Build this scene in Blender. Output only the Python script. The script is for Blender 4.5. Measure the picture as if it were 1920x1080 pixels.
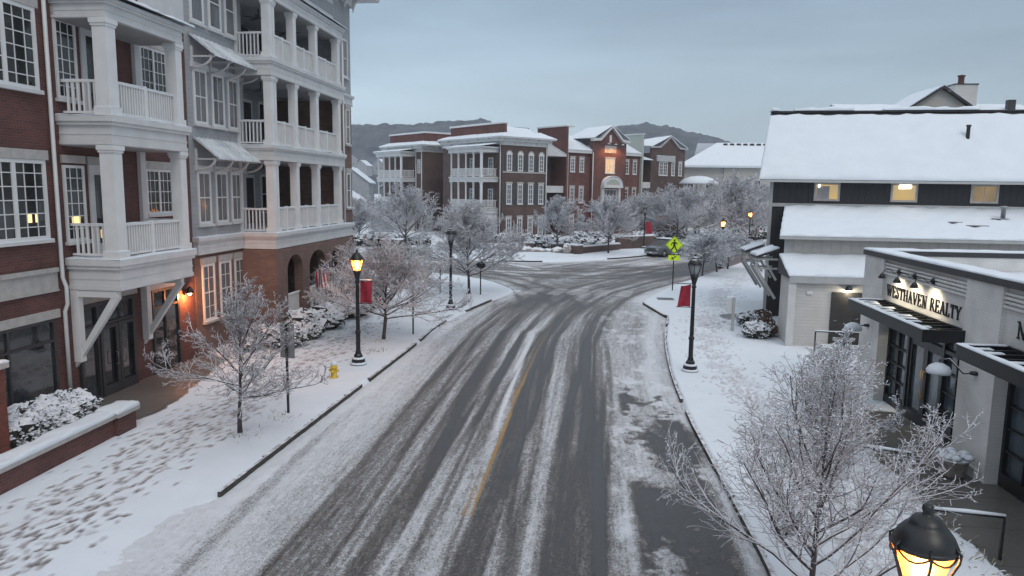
import bpy, bmesh, math, random
import numpy as np
from mathutils import Vector, Matrix
for _o in list(bpy.data.objects): bpy.data.objects.remove(_o)
SC = bpy.context.scene
COL = SC.collection
R = math.radians
# ------------------------------------------------------------------ camera
CAMH = 6.57
cd = bpy.data.cameras.new('camera'); cam = bpy.data.objects.new('camera', cd); COL.objects.link(cam)
cd.sensor_width = 36; cd.lens = 1360 / 1920 * 36; cd.clip_start = .1; cd.clip_end = 6000
yaw, pit, rol = R(6.1), R(7.75), .014
fw = Vector((-math.sin(yaw)*math.cos(pit), math.cos(yaw)*math.cos(pit), -math.sin(pit)))
r0 = Vector((math.cos(yaw), math.sin(yaw), 0)); u0 = r0.cross(fw)
rr = r0*math.cos(rol) + u0*math.sin(rol); uu = u0*math.cos(rol) - r0*math.sin(rol)
mm = Matrix((rr, uu, -fw)).transposed().to_4x4(); mm.translation = (0, 0, CAMH)
cam.matrix_world = mm
SC.camera = cam
# ------------------------------------------------------------------ world, sun, exposure
W = bpy.data.worlds.new('World'); SC.world = W; W.use_nodes = True
nt = W.node_tree; nt.nodes.clear()
def N(t, typ, **kw):
    n = t.nodes.new(typ)
    for k, v in kw.items():
        if k in n.inputs: n.inputs[k].default_value = v
        else: setattr(n, k, v)
    return n
SUN_EL, SUN_AZ = R(50), R(150)
sky = N(nt, 'ShaderNodeTexSky', sky_type='NISHITA'); sky.sun_disc = False
sky.sun_elevation = SUN_EL; sky.sun_rotation = SUN_AZ; sky.air_density = 1.2; sky.dust_density = 3
tc = N(nt, 'ShaderNodeTexCoord'); sp = N(nt, 'ShaderNodeSeparateXYZ'); nt.links.new(tc.outputs['Generated'], sp.inputs[0])
ramp = N(nt, 'ShaderNodeValToRGB'); nt.links.new(sp.outputs['Z'], ramp.inputs[0])
def setramp(r, pts, interp='LINEAR'):
    cr = r.color_ramp; cr.interpolation = interp
    while len(cr.elements) > 1: cr.elements.remove(cr.elements[-1])
    cr.elements[0].position = pts[0][0]; cr.elements[0].color = (*pts[0][1], 1)
    for p, c in pts[1:]:
        e = cr.elements.new(p); e.color = (*c, 1)
SKYR = [(0, (.42, .54, .645)), (.12, (.37, .47, .56)), (.24, (.27, .35, .425)), (.45, (.50, .57, .64)), (1, (1.0, 1.03, 1.07))]
setramp(ramp, SKYR)
# overcast cloud sheet: soft uneven bands
mp = N(nt, 'ShaderNodeMapping'); mp.inputs['Scale'].default_value = (1.2, 1.2, 6)
nt.links.new(tc.outputs['Generated'], mp.inputs[0])
nz = N(nt, 'ShaderNodeTexNoise'); nz.inputs['Scale'].default_value = 1.6; nz.inputs['Detail'].default_value = 6; nz.inputs['Distortion'].default_value = .4
nt.links.new(mp.outputs[0], nz.inputs['Vector'])
mr = N(nt, 'ShaderNodeMapRange'); mr.inputs[1].default_value = .3; mr.inputs[2].default_value = .7; mr.inputs[3].default_value = .75; mr.inputs[4].default_value = 1.25
nt.links.new(nz.outputs[0], mr.inputs[0])
# the sky is paler towards the left (west) of the view
ax = N(nt, 'ShaderNodeMapRange'); ax.inputs[1].default_value = -.65; ax.inputs[2].default_value = .5; ax.inputs[3].default_value = 1.22; ax.inputs[4].default_value = .86
nt.links.new(sp.outputs['X'], ax.inputs[0])
mu = N(nt, 'ShaderNodeMath', operation='MULTIPLY'); nt.links.new(mr.outputs[0], mu.inputs[0]); nt.links.new(ax.outputs[0], mu.inputs[1])
vm = N(nt, 'ShaderNodeVectorMath', operation='SCALE'); nt.links.new(ramp.outputs[0], vm.inputs[0]); nt.links.new(mu.outputs[0], vm.inputs['Scale'])
vs = N(nt, 'ShaderNodeVectorMath', operation='SCALE'); nt.links.new(sky.outputs[0], vs.inputs[0]); vs.inputs['Scale'].default_value = .05
va = N(nt, 'ShaderNodeVectorMath', operation='ADD'); nt.links.new(vm.outputs[0], va.inputs[0]); nt.links.new(vs.outputs[0], va.inputs[1])
bg = N(nt, 'ShaderNodeBackground'); bg.inputs['Strength'].default_value = .84
nt.links.new(va.outputs[0], bg.inputs[0])
wo = N(nt, 'ShaderNodeOutputWorld'); nt.links.new(bg.outputs[0], wo.inputs[0])
sl = bpy.data.lights.new('sun', 'SUN'); sl.energy = .6; sl.angle = R(25); sl.color = (1, .97, .94)
so = bpy.data.objects.new('sun', sl); COL.objects.link(so)
sd = Vector((math.sin(SUN_AZ)*math.cos(SUN_EL), math.cos(SUN_AZ)*math.cos(SUN_EL), math.sin(SUN_EL)))
so.rotation_euler = sd.to_track_quat('Z', 'Y').to_euler()
SC.view_settings.view_transform = 'Standard'; SC.view_settings.look = 'None'
SC.view_settings.exposure = .10; SC.view_settings.gamma = 1
SC.cycles.volume_bounces = 0; SC.cycles.max_bounces = 6; SC.cycles.transparent_max_bounces = 8
SC.cycles.caustics_reflective = False; SC.cycles.caustics_refractive = False

# ------------------------------------------------------------------ materials
MAT = {}
def new_mat(name):
    m = bpy.data.materials.new(name); m.use_nodes = True; t = m.node_tree; t.nodes.clear()
    o = t.nodes.new('ShaderNodeOutputMaterial'); b = t.nodes.new('ShaderNodeBsdfPrincipled')
    t.links.new(b.outputs[0], o.inputs[0]); MAT[name] = m
    return m, t, b
def noise(t, scale, detail=4, vec=None, dist=0, rough=.5):
    n = N(t, 'ShaderNodeTexNoise'); n.inputs['Scale'].default_value = scale; n.inputs['Detail'].default_value = detail
    n.inputs['Distortion'].default_value = dist; n.inputs['Roughness'].default_value = rough
    if vec is not None: t.links.new(vec, n.inputs['Vector'])
    return n.outputs[0]
def coord(t, kind='Object', scale=None):
    c = N(t, 'ShaderNodeTexCoord').outputs[kind]
    if scale:
        m = N(t, 'ShaderNodeMapping'); m.inputs['Scale'].default_value = scale; t.links.new(c, m.inputs[0]); return m.outputs[0]
    return c
def math_(t, op, a, b=None, c=None, clamp=False):
    n = N(t, 'ShaderNodeMath', operation=op); n.use_clamp = clamp
    for i, v in enumerate((a, b, c)):
        if v is None: continue
        if isinstance(v, (int, float)): n.inputs[i].default_value = v
        else: t.links.new(v, n.inputs[i])
    return n.outputs[0]
def mrange(t, v, a, b, c=0, d=1, smooth=False):
    n = N(t, 'ShaderNodeMapRange')
    if smooth: n.interpolation_type = 'SMOOTHSTEP'
    for i, x in enumerate((a, b, c, d)): n.inputs[i+1].default_value = x
    t.links.new(v, n.inputs[0]); return n.outputs[0]
def mix(t, f, a, b):
    n = N(t, 'ShaderNodeMix'); n.data_type = 'RGBA'
    if isinstance(f, (int, float)): n.inputs[0].default_value = f
    else: t.links.new(f, n.inputs[0])
    for i, v in ((6, a), (7, b)):
        if isinstance(v, tuple): n.inputs[i].default_value = (*v[:3], 1)
        else: t.links.new(v, n.inputs[i])
    return n.outputs[2]
def bump(t, b, h, strength=.5, dist=.02):
    n = N(t, 'ShaderNodeBump'); n.inputs['Strength'].default_value = strength; n.inputs['Distance'].default_value = dist
    t.links.new(h, n.inputs['Height']); t.links.new(n.outputs[0], b.inputs['Normal'])
def setb(t, b, key, v):
    if isinstance(v, (int, float)): b.inputs[key].default_value = v
    elif isinstance(v, tuple): b.inputs[key].default_value = (*v[:3], 1)
    else: t.links.new(v, b.inputs[key])
SNOW_A, SNOW_B = (.60, .655, .71), (.70, .745, .795)
def snowcol(t, oc):
    return mix(t, noise(t, 1.3, 5, oc), SNOW_A, SNOW_B)
def m_snow():
    m, t, b = new_mat('snow'); oc = coord(t)
    setb(t, b, 'Base Color', snowcol(t, oc)); setb(t, b, 'Roughness', .75)
    h = math_(t, 'ADD', noise(t, 6, 5, oc), math_(t, 'MULTIPLY', noise(t, 60, 3, oc), .25))
    bump(t, b, h, .45, .04)
m_snow()
def m_plain(name, col, rough=.6, var=.12, metal=0, scale=3, bs=.0, spec=None, emit=None, es=0, coat=0):
    m, t, b = new_mat(name); oc = coord(t)
    c2 = tuple(max(0, x*(1-var)) for x in col); c1 = tuple(min(1, x*(1+var)) for x in col)
    setb(t, b, 'Base Color', mix(t, mrange(t, noise(t, scale, 5, oc), .3, .7), c1, c2)); setb(t, b, 'Roughness', rough); setb(t, b, 'Metallic', metal)
    if spec is not None: setb(t, b, 'Specular IOR Level', spec)
    if coat: setb(t, b, 'Coat Weight', coat)
    if bs: bump(t, b, noise(t, 25, 4, oc), bs, .01)
    if emit: setb(t, b, 'Emission Color', emit); setb(t, b, 'Emission Strength', es)
    return m
m_plain('white_trim', (.57, .575, .575), .55, .07, scale=2)
m_plain('bright_trim', (.66, .665, .665), .5, .06, scale=2)
m_plain('grey_trim', (.40, .41, .41), .6, .08)  # even mid-grey tone for trim boards, brackets and posts
m_plain('black_metal', (.008, .009, .010), .38, .3, scale=8, bs=.15)
m_plain('dark_metal', (.03, .03, .033), .45, .2)
m_plain('grey_metal', (.30, .30, .31), .45, .1, metal=.4)
m_plain('stone', (.40, .385, .37), .8, .12, scale=5, bs=.2)
m_plain('concrete_dark', (.10, .098, .09), .35, .3, scale=1.2, bs=.2)
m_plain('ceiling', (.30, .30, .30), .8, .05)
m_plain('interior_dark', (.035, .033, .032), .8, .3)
m_plain('curtain', (.35, .34, .34), .8, .1)
m_plain('yellow_paint', (.62, .42, .03), .4, .12, scale=9)
m_plain('hi_vis', (.62, .85, .02), .4, .04, emit=(.6, .85, .03), es=.12)
m_plain('black_paint', (.01, .01, .01), .5, .1)
m_plain('banner_red', (.28, .012, .03), .7, .25, scale=7, bs=.3)
m_plain('flag_red', (.42, .03, .05), .7, .15)
m_plain('flag_white', (.6, .58, .58), .7, .1)
m_plain('flag_blue', (.03, .04, .14), .7, .15)
m_plain('dark_stain', (.05, .04, .035), .8, .3)
m_plain('kerb_stone', (.085, .07, .06), .7, .5, scale=5, bs=.4)
m_plain('leaf_dark', (.028, .034, .024), .7, .4, scale=14)
m_plain('leaf_brown', (.10, .06, .04), .8, .4, scale=14)
m_plain('dry_grass', (.25, .21, .13), .8, .3, scale=10)
m_plain('shutter', (.05, .056, .06), .6, .15)
m_plain('car_paint', (.075, .088, .10), .25, .05, coat=.5)
m_plain('car_paint_dark', (.05, .055, .06), .25, .05, coat=.5)
m_plain('tyre', (.012, .012, .012), .8, .2)
m_plain('chrome', (.5, .5, .5), .2, .05, metal=1)
m_plain('beige_wall', (.42, .40, .37), .7, .06)
m_plain('green_side', (.38, .42, .38), .7, .06)
m_plain('gold_sign', (.55, .36, .12), .5, .1)
m_plain('warm_lens', (.9, .6, .3), .4, .02, emit=(1, .62, .28), es=9)
m_plain('bulb_glow', (1, .8, .5), .4, 0, emit=(1, .80, .42), es=14)
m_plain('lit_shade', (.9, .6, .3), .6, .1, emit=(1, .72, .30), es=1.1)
m_plain('white_glow', (1, .95, .85), .4, 0, emit=(1, .93, .78), es=6)
def m_lampglass():
    m, t, b = new_mat('lamp_glass_lit'); oc = coord(t)
    setb(t, b, 'Base Color', (.9, .5, .2)); setb(t, b, 'Roughness', .3)
    lw = N(t, 'ShaderNodeLayerWeight'); lw.inputs[0].default_value = .5
    f = mrange(t, lw.outputs['Facing'], .05, .75)
    setb(t, b, 'Emission Color', mix(t, f, (1, .54, .15), (1, .20, .03)))
    n = mrange(t, noise(t, 6, 2, oc), .3, .7, .8, 1.25)
    setb(t, b, 'Emission Strength', math_(t, 'MULTIPLY', mrange(t, f, 0, 1, 4.2, 1.6), n))
    tr = t.nodes.new('ShaderNodeBsdfTransparent'); tr.inputs[0].default_value = (1, .75, .45, 1); mx = t.nodes.new('ShaderNodeMixShader'); mx.inputs[0].default_value = .62
    o = [x for x in t.nodes if x.type == 'OUTPUT_MATERIAL'][0]; t.links.new(tr.outputs[0], mx.inputs[1]); t.links.new(b.outputs[0], mx.inputs[2]); t.links.new(mx.outputs[0], o.inputs[0])
m_lampglass()
m_plain('lamp_glass_off', (.30, .32, .34), .25, .1)
def m_glass(name, base, rough=.06, refl=.6):
    m, t, b = new_mat(name); oc = coord(t)
    c = mix(t, mrange(t, noise(t, 1.1, 3, oc), .35, .65), base, tuple(x*.45 for x in base))
    setb(t, b, 'Base Color', c); setb(t, b, 'Roughness', rough); setb(t, b, 'Specular IOR Level', refl)
    bump(t, b, noise(t, 2.5, 2, oc), .05, .02)
m_glass('glass', (.03, .034, .035)); m_glass('shop_glass', (.045, .05, .055), .04, .9)
m_glass('glass_blue', (.07, .095, .12), .08, .9)
def m_curtain():
    m, t, b = new_mat('glass_curtain'); oc = coord(t, 'UV')
    w = N(t, 'ShaderNodeTexWave'); w.inputs['Scale'].default_value = 3.2; w.inputs['Distortion'].default_value = 2; t.links.new(oc, w.inputs[0])
    w.inputs['Detail'].default_value = 1
    setb(t, b, 'Base Color', mix(t, w.outputs[1], (.09, .09, .095), (.20, .20, .205))); setb(t, b, 'Roughness', .1)
m_curtain()
def m_glow(name, c1, c2, s, sc=2.0):
    m, t, b = new_mat(name); oc = coord(t)
    v = N(t, 'ShaderNodeTexVoronoi'); v.inputs['Scale'].default_value = sc; t.links.new(oc, v.inputs[0])
    setb(t, b, 'Base Color', (.1, .08, .05)); setb(t, b, 'Roughness', .2)
    setb(t, b, 'Emission Color', mix(t, v.outputs[0], c1, c2)); setb(t, b, 'Emission Strength', s)
m_glow('lit_yellow', (.95, .60, .16), (.45, .40, .28), .62, .9); m_glow('lit_warm', (1, .72, .35), (.75, .38, .12), .95, 2.2)
m_glow('lit_dim', (.40, .27, .13), (.14, .11, .08), .6, 1.1)
def m_brick(name, c1, c2, mortar, sc=1.0, bw=.22, bh=.075):
    m, t, b = new_mat(name); uv = coord(t, 'UV'); oc = coord(t)
    br = N(t, 'ShaderNodeTexBrick'); t.links.new(uv, br.inputs['Vector'])
    br.inputs['Scale'].default_value = 1; br.inputs['Brick Width'].default_value = bw; br.inputs['Row Height'].default_value = bh
    br.inputs['Mortar Size'].default_value = .008; br.inputs['Color1'].default_value = (*c1, 1); br.inputs['Color2'].default_value = (*c2, 1)
    br.inputs['Mortar'].default_value = (*mortar, 1); br.inputs['Bias'].default_value = -.1; br.inputs['Mortar Smooth'].default_value = .3
    big = mrange(t, noise(t, .8, 5, oc), .3, .7, .78, 1.2)
    mm_ = N(t, 'ShaderNodeVectorMath', operation='SCALE'); t.links.new(br.outputs[0], mm_.inputs[0]); t.links.new(big, mm_.inputs['Scale'])
    setb(t, b, 'Base Color', mm_.outputs[0]); setb(t, b, 'Roughness', .82); bump(t, b, math_(t, 'SUBTRACT', 1, br.outputs[1]), .5, .008)
m_brick('brick_red', (.125, .048, .042), (.08, .034, .031), (.13, .075, .065))
m_brick('brick_brown', (.185, .108, .085), (.13, .078, .064), (.14, .11, .095))
m_brick('brick_far', (.15, .060, .050), (.11, .046, .040), (.13, .08, .07), bw=.3, bh=.1)
m_brick('brick_far_brown', (.105, .064, .055), (.078, .05, .045), (.11, .08, .07), bw=.3, bh=.1)
m_brick('brick_orange', (.20, .055, .035), (.15, .042, .03), (.15, .08, .06), bw=.3, bh=.1)
m_brick('brick_white', (.62, .62, .60), (.59, .59, .575), (.56, .56, .55))
def m_boards(name, col, step=.17, vert=False, var=.1, depth=.02):
    m, t, b = new_mat(name); uv = coord(t, 'UV'); oc = coord(t)
    s = N(t, 'ShaderNodeSeparateXYZ'); t.links.new(uv, s.inputs[0])
    f = math_(t, 'FRACT', math_(t, 'MULTIPLY', s.outputs[0 if vert else 1], 1/step))
    e = mrange(t, f, .0, .12)
    n = mrange(t, noise(t, 2.2, 5, oc), .3, .7, 1-var, 1+var)
    k = math_(t, 'MULTIPLY', n, mrange(t, e, 0, 1, .8, 1))
    v = N(t, 'ShaderNodeVectorMath', operation='SCALE'); v.inputs[0].default_value = col; t.links.new(k, v.inputs['Scale'])
    setb(t, b, 'Base Color', v.outputs[0]); setb(t, b, 'Roughness', .65); bump(t, b, math_(t, 'SUBTRACT', 1, f) if not vert else e, .8, depth)
m_boards('clapboard', (.31, .32, .335)); m_boards('dark_boards', (.022, .022, .025), .3, True); m_boards('beige_boards', (.46, .44, .415), .4, True, .05, .008)
m_boards('white_boards', (.50, .49, .47), .14, False, .05, .01)
def m_metalroof():
    m, t, b = new_mat('snowy_metal_roof'); uv = coord(t, 'UV'); oc = coord(t)
    s = N(t, 'ShaderNodeSeparateXYZ'); t.links.new(uv, s.inputs[0])
    f = math_(t, 'ABSOLUTE', math_(t, 'SUBTRACT', math_(t, 'FRACT', math_(t, 'MULTIPLY', s.outputs[0], 3.17)), .5))
    n = mrange(t, math_(t, 'ADD', noise(t, 1.2, 4, oc), math_(t, 'MULTIPLY', f, .45)), .40, .72)
    setb(t, b, 'Base Color', mix(t, n, (.42, .46, .49), (.68, .71, .74))); setb(t, b, 'Roughness', .45)
m_metalroof()
def m_snowtop(name, base, lo=.25, hi=.55, ns=8., amt=.5, rough=.8):
    """a solid dusted with snow that lies on its upward faces"""
    m, t, b = new_mat(name); oc = coord(t); g = N(t, 'ShaderNodeNewGeometry'); s = N(t, 'ShaderNodeSeparateXYZ'); t.links.new(g.outputs['Normal'], s.inputs[0])
    k = math_(t, 'ADD', s.outputs[2], math_(t, 'MULTIPLY', math_(t, 'SUBTRACT', noise(t, ns, 4, oc), .5), amt*2))
    f = mrange(t, k, lo, hi)
    n2 = mrange(t, noise(t, ns*1.6, 3, oc), .3, .7, .7, 1.3)
    v = N(t, 'ShaderNodeVectorMath', operation='SCALE'); v.inputs[0].default_value = base; t.links.new(n2, v.inputs['Scale'])
    setb(t, b, 'Base Color', mix(t, f, v.outputs[0], (.70, .72, .76))); setb(t, b, 'Roughness', rough)
m_snowtop('bark', (.055, .045, .045), .45, .8, 6, .5); m_snowtop('limb', (.05, .038, .038), .25, .6, 6, .5); m_snowtop('twig', (.16, .115, .118), -.35, .45, 5, .6)
m_snowtop('twig_far', (.19, .17, .185), -.85, .15, 4, .5)
m_snowtop('kerb_mix', (.05, .042, .036), .35, 1.25, 5, 1.0); m_snowtop('bush', (.035, .036, .028), .1, .45, 9, .6); m_snowtop('stone_snow', (.30, .28, .26), .2, .4, 5, .3)
m_snowtop('snowy_black', (.013, .014, .016), .6, .85, 12, .3, .45)
m_snowtop('snowy_dark_roof', (.035, .035, .038), .3, .5, 1.8, .9)
m_snowtop('snowy_car', (.06, .065, .07), .1, .5, 4, .5, .4)
def m_hill():
    m, t, b = new_mat('hill_forest'); oc = coord(t)
    f = math_(t, 'ADD', math_(t, 'MULTIPLY', noise(t, .09, 5, oc), .6), math_(t, 'MULTIPLY', noise(t, .6, 3, oc), .4))
    setb(t, b, 'Base Color', mix(t, mrange(t, f, .4, .62), (.028, .036, .045), (.095, .11, .128))); setb(t, b, 'Roughness', .9)
m_hill()
# road: wet asphalt under slush; attribute "snow" is how much snow lies there
def m_road():
    m, t, b = new_mat('road_slush'); oc = coord(t); uv = coord(t, 'UV', (1, .22, 1)); uv2 = coord(t, 'UV', (1, .05, 1))
    a = N(t, 'ShaderNodeAttribute', attribute_name='snow').outputs['Fac']
    grain = noise(t, 11, 5, uv, .6, .65); fine = noise(t, 34, 4, oc, .4, .7); streak = noise(t, 9, 3, uv2)
    k = math_(t, 'ADD', a, math_(t, 'MULTIPLY', math_(t, 'SUBTRACT', grain, .5), .75))
    k = math_(t, 'ADD', k, math_(t, 'MULTIPLY', math_(t, 'SUBTRACT', fine, .5), 1.5))
    lmp = noise(t, 15, 4, oc, .8, .75); k = math_(t, 'ADD', k, math_(t, 'MULTIPLY', math_(t, 'SUBTRACT', lmp, .5), 1.1))
    k = math_(t, 'ADD', k, math_(t, 'MULTIPLY', math_(t, 'SUBTRACT', streak, .5), .45))
    grit = noise(t, 75, 3, oc, .2, .7)
    k = math_(t, 'ADD', k, math_(t, 'MULTIPLY', math_(t, 'SUBTRACT', grit, .5), 1.0))
    asp = mix(t, noise(t, 3, 5, oc), (.034, .034, .035), (.062, .060, .059))
    slush = mix(t, noise(t, 14, 4, oc), (.135, .13, .128), (.25, .245, .242))
    white = mix(t, noise(t, 5, 5, oc), (.50, .515, .54), (.68, .71, .75))
    c = mix(t, mrange(t, k, .16, .40, 0, 1), asp, slush)
    c = mix(t, mrange(t, k, .50, .88, 0, 1), c, white)
    yl = N(t, 'ShaderNodeAttribute', attribute_name='paint').outputs['Fac']
    yk = math_(t, 'MULTIPLY', yl, mrange(t, math_(t, 'SUBTRACT', k, .0), .42, .75, 1, .12))
    c = mix(t, yk, c, (.50, .27, .04))
    wl = N(t, 'ShaderNodeAttribute', attribute_name='bars').outputs['Fac']
    c = mix(t, math_(t, 'MULTIPLY', wl, mrange(t, fine, .3, .65, .9, .45)), c, (.50, .51, .52))
    setb(t, b, 'Base Color', c); setb(t, b, 'Roughness', mrange(t, k, .15, .5, .30, .85))
    bump(t, b, math_(t, 'ADD', mrange(t, k, .1, 1.0), math_(t, 'MULTIPLY', fine, .35)), .7, .035)
m_road()
def m_verge():
    m, t, b = new_mat('verge_snow'); oc = coord(t)
    foot = N(t, 'ShaderNodeAttribute', attribute_name='foot').outputs['Fac']
    bare = N(t, 'ShaderNodeAttribute', attribute_name='bare').outputs['Fac']
    sn = snowcol(t, oc)
    fl = noise(t, 9, 5, oc, .5, .7); flm = noise(t, .45, 3, oc)
    fleck = math_(t, 'MULTIPLY', mrange(t, fl, .62, .70), mrange(t, flm, .52, .62))
    c = mix(t, math_(t, 'MULTIPLY', fleck, .7), sn, (.16, .16, .14))
    fk = math_(t, 'ADD', foot, math_(t, 'MULTIPLY', math_(t, 'SUBTRACT', noise(t, 30, 4, oc), .5), .35))
    c = mix(t, mrange(t, fk, .10, .55), c, (.44, .435, .455))
    c = mix(t, mrange(t, fk, .55, .95), c, (.16, .155, .155))
    conc = mix(t, noise(t, .7, 5, oc, .3), (.060, .060, .056), (.165, .16, .15))
    # paving joints every 1.5 m
    s = N(t, 'ShaderNodeSeparateXYZ'); t.links.new(oc, s.inputs[0])
    j = mrange(t, math_(t, 'ABSOLUTE', math_(t, 'SUBTRACT', math_(t, 'FRACT', math_(t, 'MULTIPLY', s.outputs[1], .66)), .5)), .0, .012)
    conc = mix(t, j, (.03, .03, .03), conc)
    bk = math_(t, 'ADD', bare, math_(t, 'MULTIPLY', math_(t, 'SUBTRACT', noise(t, 7, 4, oc), .5), .5))
    bf = mrange(t, bk, .45, .6)
    c = mix(t, bf, c, conc)
    setb(t, b, 'Base Color', c); setb(t, b, 'Roughness', mrange(t, bf, 0, 1, .8, .35))
    h = math_(t, 'ADD', noise(t, 5, 5, oc), math_(t, 'MULTIPLY', noise(t, 50, 3, oc), .2))
    bump(t, b, h, .4, .03)
m_verge()

# ------------------------------------------------------------------ mesh building
FRM = {}
class Fr:
    """facade frame: u along the wall, v outwards, z up"""
    def __init__(s, ox, oy, az, side=1):
        a = R(az); s.o = Vector((ox, oy, 0)); s.u = Vector((math.sin(a), math.cos(a), 0)); s.n = Vector((math.cos(a), -math.sin(a), 0))*side
        s.flip = s.u.cross(s.n).z < 0
    def __call__(s, u, v, z): return s.o + s.u*u + s.n*v + Vector((0, 0, z))
WORLD = Fr(0, 0, 90, -1)   # u = +X, v = +Y
class MB:
    def __init__(s, fr=None): s.v = []; s.f = []; s.m = []; s.fr = fr or WORLD; s.sm = []
    def add(s, vs, fs, m=0, world=False, smooth=False):
        b = len(s.v)
        if world: s.v += [Vector(p) for p in vs]; fl = False
        else: s.v += [s.fr(*p) for p in vs]; fl = s.fr.flip
        for f in fs:
            f = [b+i for i in f]; s.f.append(f[::-1] if fl else f); s.m.append(m); s.sm.append(smooth)
        return s
    def box(s, u0, u1, v0, v1, z0, z1, m=0):
        if u0 > u1: u0, u1 = u1, u0
        if v0 > v1: v0, v1 = v1, v0
        return s.add([(u0,v0,z0),(u1,v0,z0),(u1,v1,z0),(u0,v1,z0),(u0,v0,z1),(u1,v0,z1),(u1,v1,z1),(u0,v1,z1)],
              [(0,3,2,1),(4,5,6,7),(0,1,5,4),(1,2,6,5),(2,3,7,6),(3,0,4,7)], m)
    def bar(s, p0, p1, w, h=None, m=0, world=False):
        if not world: p0, p1 = s.fr(*p0), s.fr(*p1)
        p0, p1 = Vector(p0), Vector(p1); h = h or w; d = (p1-p0).normalized()
        a = d.cross(Vector((0, 0, 1))); a = Vector((1, 0, 0)) if a.length < 1e-4 else a.normalized(); c = a.cross(d)
        o = [(-w/2, -h/2), (w/2, -h/2), (w/2, h/2), (-w/2, h/2)]
        vs = [p + a*x + c*y for p in (p0, p1) for x, y in o]
        return s.add(vs, [(3,2,1,0),(4,5,6,7),(0,1,5,4),(1,2,6,5),(2,3,7,6),(3,0,4,7)], m, True)
    def tube(s, pts, rad, n=8, m=0, world=False, caps=True, smooth=True):
        pts = [Vector(p) if world else s.fr(*p) for p in pts]
        if isinstance(rad, (int, float)): rad = [rad]*len(pts)
        vs = []; fs = []
        ref = None
        for i, p in enumerate(pts):
            d = (pts[min(i+1, len(pts)-1)] - pts[max(i-1, 0)]).normalized()
            if ref is None: ref = Vector((0, 0, 1)) if abs(d.z) < .9 else Vector((1, 0, 0))
            a = d.cross(ref).normalized(); c = a.cross(d)
            for k in range(n):
                t = 2*math.pi*k/n; vs.append(p + (a*math.cos(t) + c*math.sin(t))*rad[i])
        for i in range(len(pts)-1):
            for k in range(n):
                k2 = (k+1) % n; fs.append((i*n+k, i*n+k2, (i+1)*n+k2, (i+1)*n+k))
        if caps: fs.append(tuple(range(n))[::-1]); fs.append(tuple((len(pts)-1)*n+k for k in range(n)))
        return s.add(vs, fs, m, True, smooth)
    def lathe(s, prof, cx=0, cy=0, n=16, m=0, smooth=True, sx=1, sy=1, rot=0):
        vs = []; fs = []; o = s.fr(cx, cy, 0)
        for r, z in prof:
            for k in range(n):
                t = 2*math.pi*k/n + rot; vs.append(o + Vector((r*math.cos(t)*sx, r*math.sin(t)*sy, z)))
        for i in range(len(prof)-1):
            for k in range(n):
                k2 = (k+1) % n; fs.append((i*n+k, i*n+k2, (i+1)*n+k2, (i+1)*n+k))
        fs.append(tuple(range(n))[::-1]); fs.append(tuple((len(prof)-1)*n+k for k in range(n)))
        return s.add(vs, fs, m, True, smooth)
    def prism(s, poly, v0, v1, m=0, plane='uz'):
        """poly in the (u,z) plane pushed from v0 to v1, or in (u,v) with plane='uv' from z v0 to v1, or 'vz' pushed along u"""
        f = {'uz': lambda a, b, c: (a, c, b), 'uv': lambda a, b, c: (a, b, c), 'vz': lambda a, b, c: (c, a, b)}[plane]
        n = len(poly); area = sum(poly[i][0]*poly[(i+1)%n][1] - poly[(i+1)%n][0]*poly[i][1] for i in range(n))
        if (area < 0) != (plane == 'uz'): poly = poly[::-1]
        if v0 > v1: v0, v1 = v1, v0
        vs = [f(a, b, v0) for a, b in poly] + [f(a, b, v1) for a, b in poly]
        fs = [tuple(range(n))[::-1], tuple(range(n, 2*n))] + [(i, (i+1) % n, n+(i+1) % n, n+i) for i in range(n)]
        return s.add(vs, fs, m)
    def patch(s, p00, p10, p11, p01, th=.08, nx=10, ny=6, m=0, edge=.12, rough=.35, seed=0):
        """snow lying on a quad: rounded, uneven sheet closed down to the quad at its rim"""
        rnd = random.Random(seed); P = [Vector(s.fr(*p)) for p in (p00, p10, p11, p01)]
        lu = (P[1]-P[0]).length; lv = (P[3]-P[0]).length; vs = []; fs = []
        ph = [rnd.uniform(0, 6.28) for _ in range(8)]
        def co(n, L):
            e = min(edge, L*.3)/max(L, 1e-6)
            return [0, 0, e*.3, e] + [e + (1-2*e)*i/(n) for i in range(1, n)] + [1-e, 1-e*.3, 1, 1]
        cu, cv = co(nx, lu), co(ny, lv); nu, nv = len(cu), len(cv)
        for j, b in enumerate(cv):
            for i, a in enumerate(cu):
                p = P[0]*(1-a)*(1-b) + P[1]*a*(1-b) + P[2]*a*b + P[3]*(1-a)*b
                rim = min(i, nu-1-i, j, nv-1-j); h = {0: 0, 1: .45, 2: .85}.get(rim, 1)
                w = 1 + rough*(.4*math.sin(p.x*2.1+p.y*1.3+ph[0]) + .35*math.sin(p.x*5.3-p.y*4.7+ph[1]) + .25*math.sin(p.y*9+p.x*7.7+ph[2]) + rnd.uniform(-.3, .3))
                out = Vector((0, 0, 0))
                if rim == 1: out = (p - (P[0]+P[1]+P[2]+P[3])/4); out.z = 0; out = out.normalized()*.02*rnd.uniform(-.5, 1.4)
                vs.append(p + Vector((0, 0, th*h*w)) + out)
        for j in range(nv-1):
            for i in range(nu-1):
                a = j*nu+i; fs.append((a, a+1, a+nu+1, a+nu))
        nrm = (P[1]-P[0]).cross(P[3]-P[0])
        if nrm.z < 0: fs = [f[::-1] for f in fs]
        return s.add(vs, fs, m, True, True)
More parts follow.
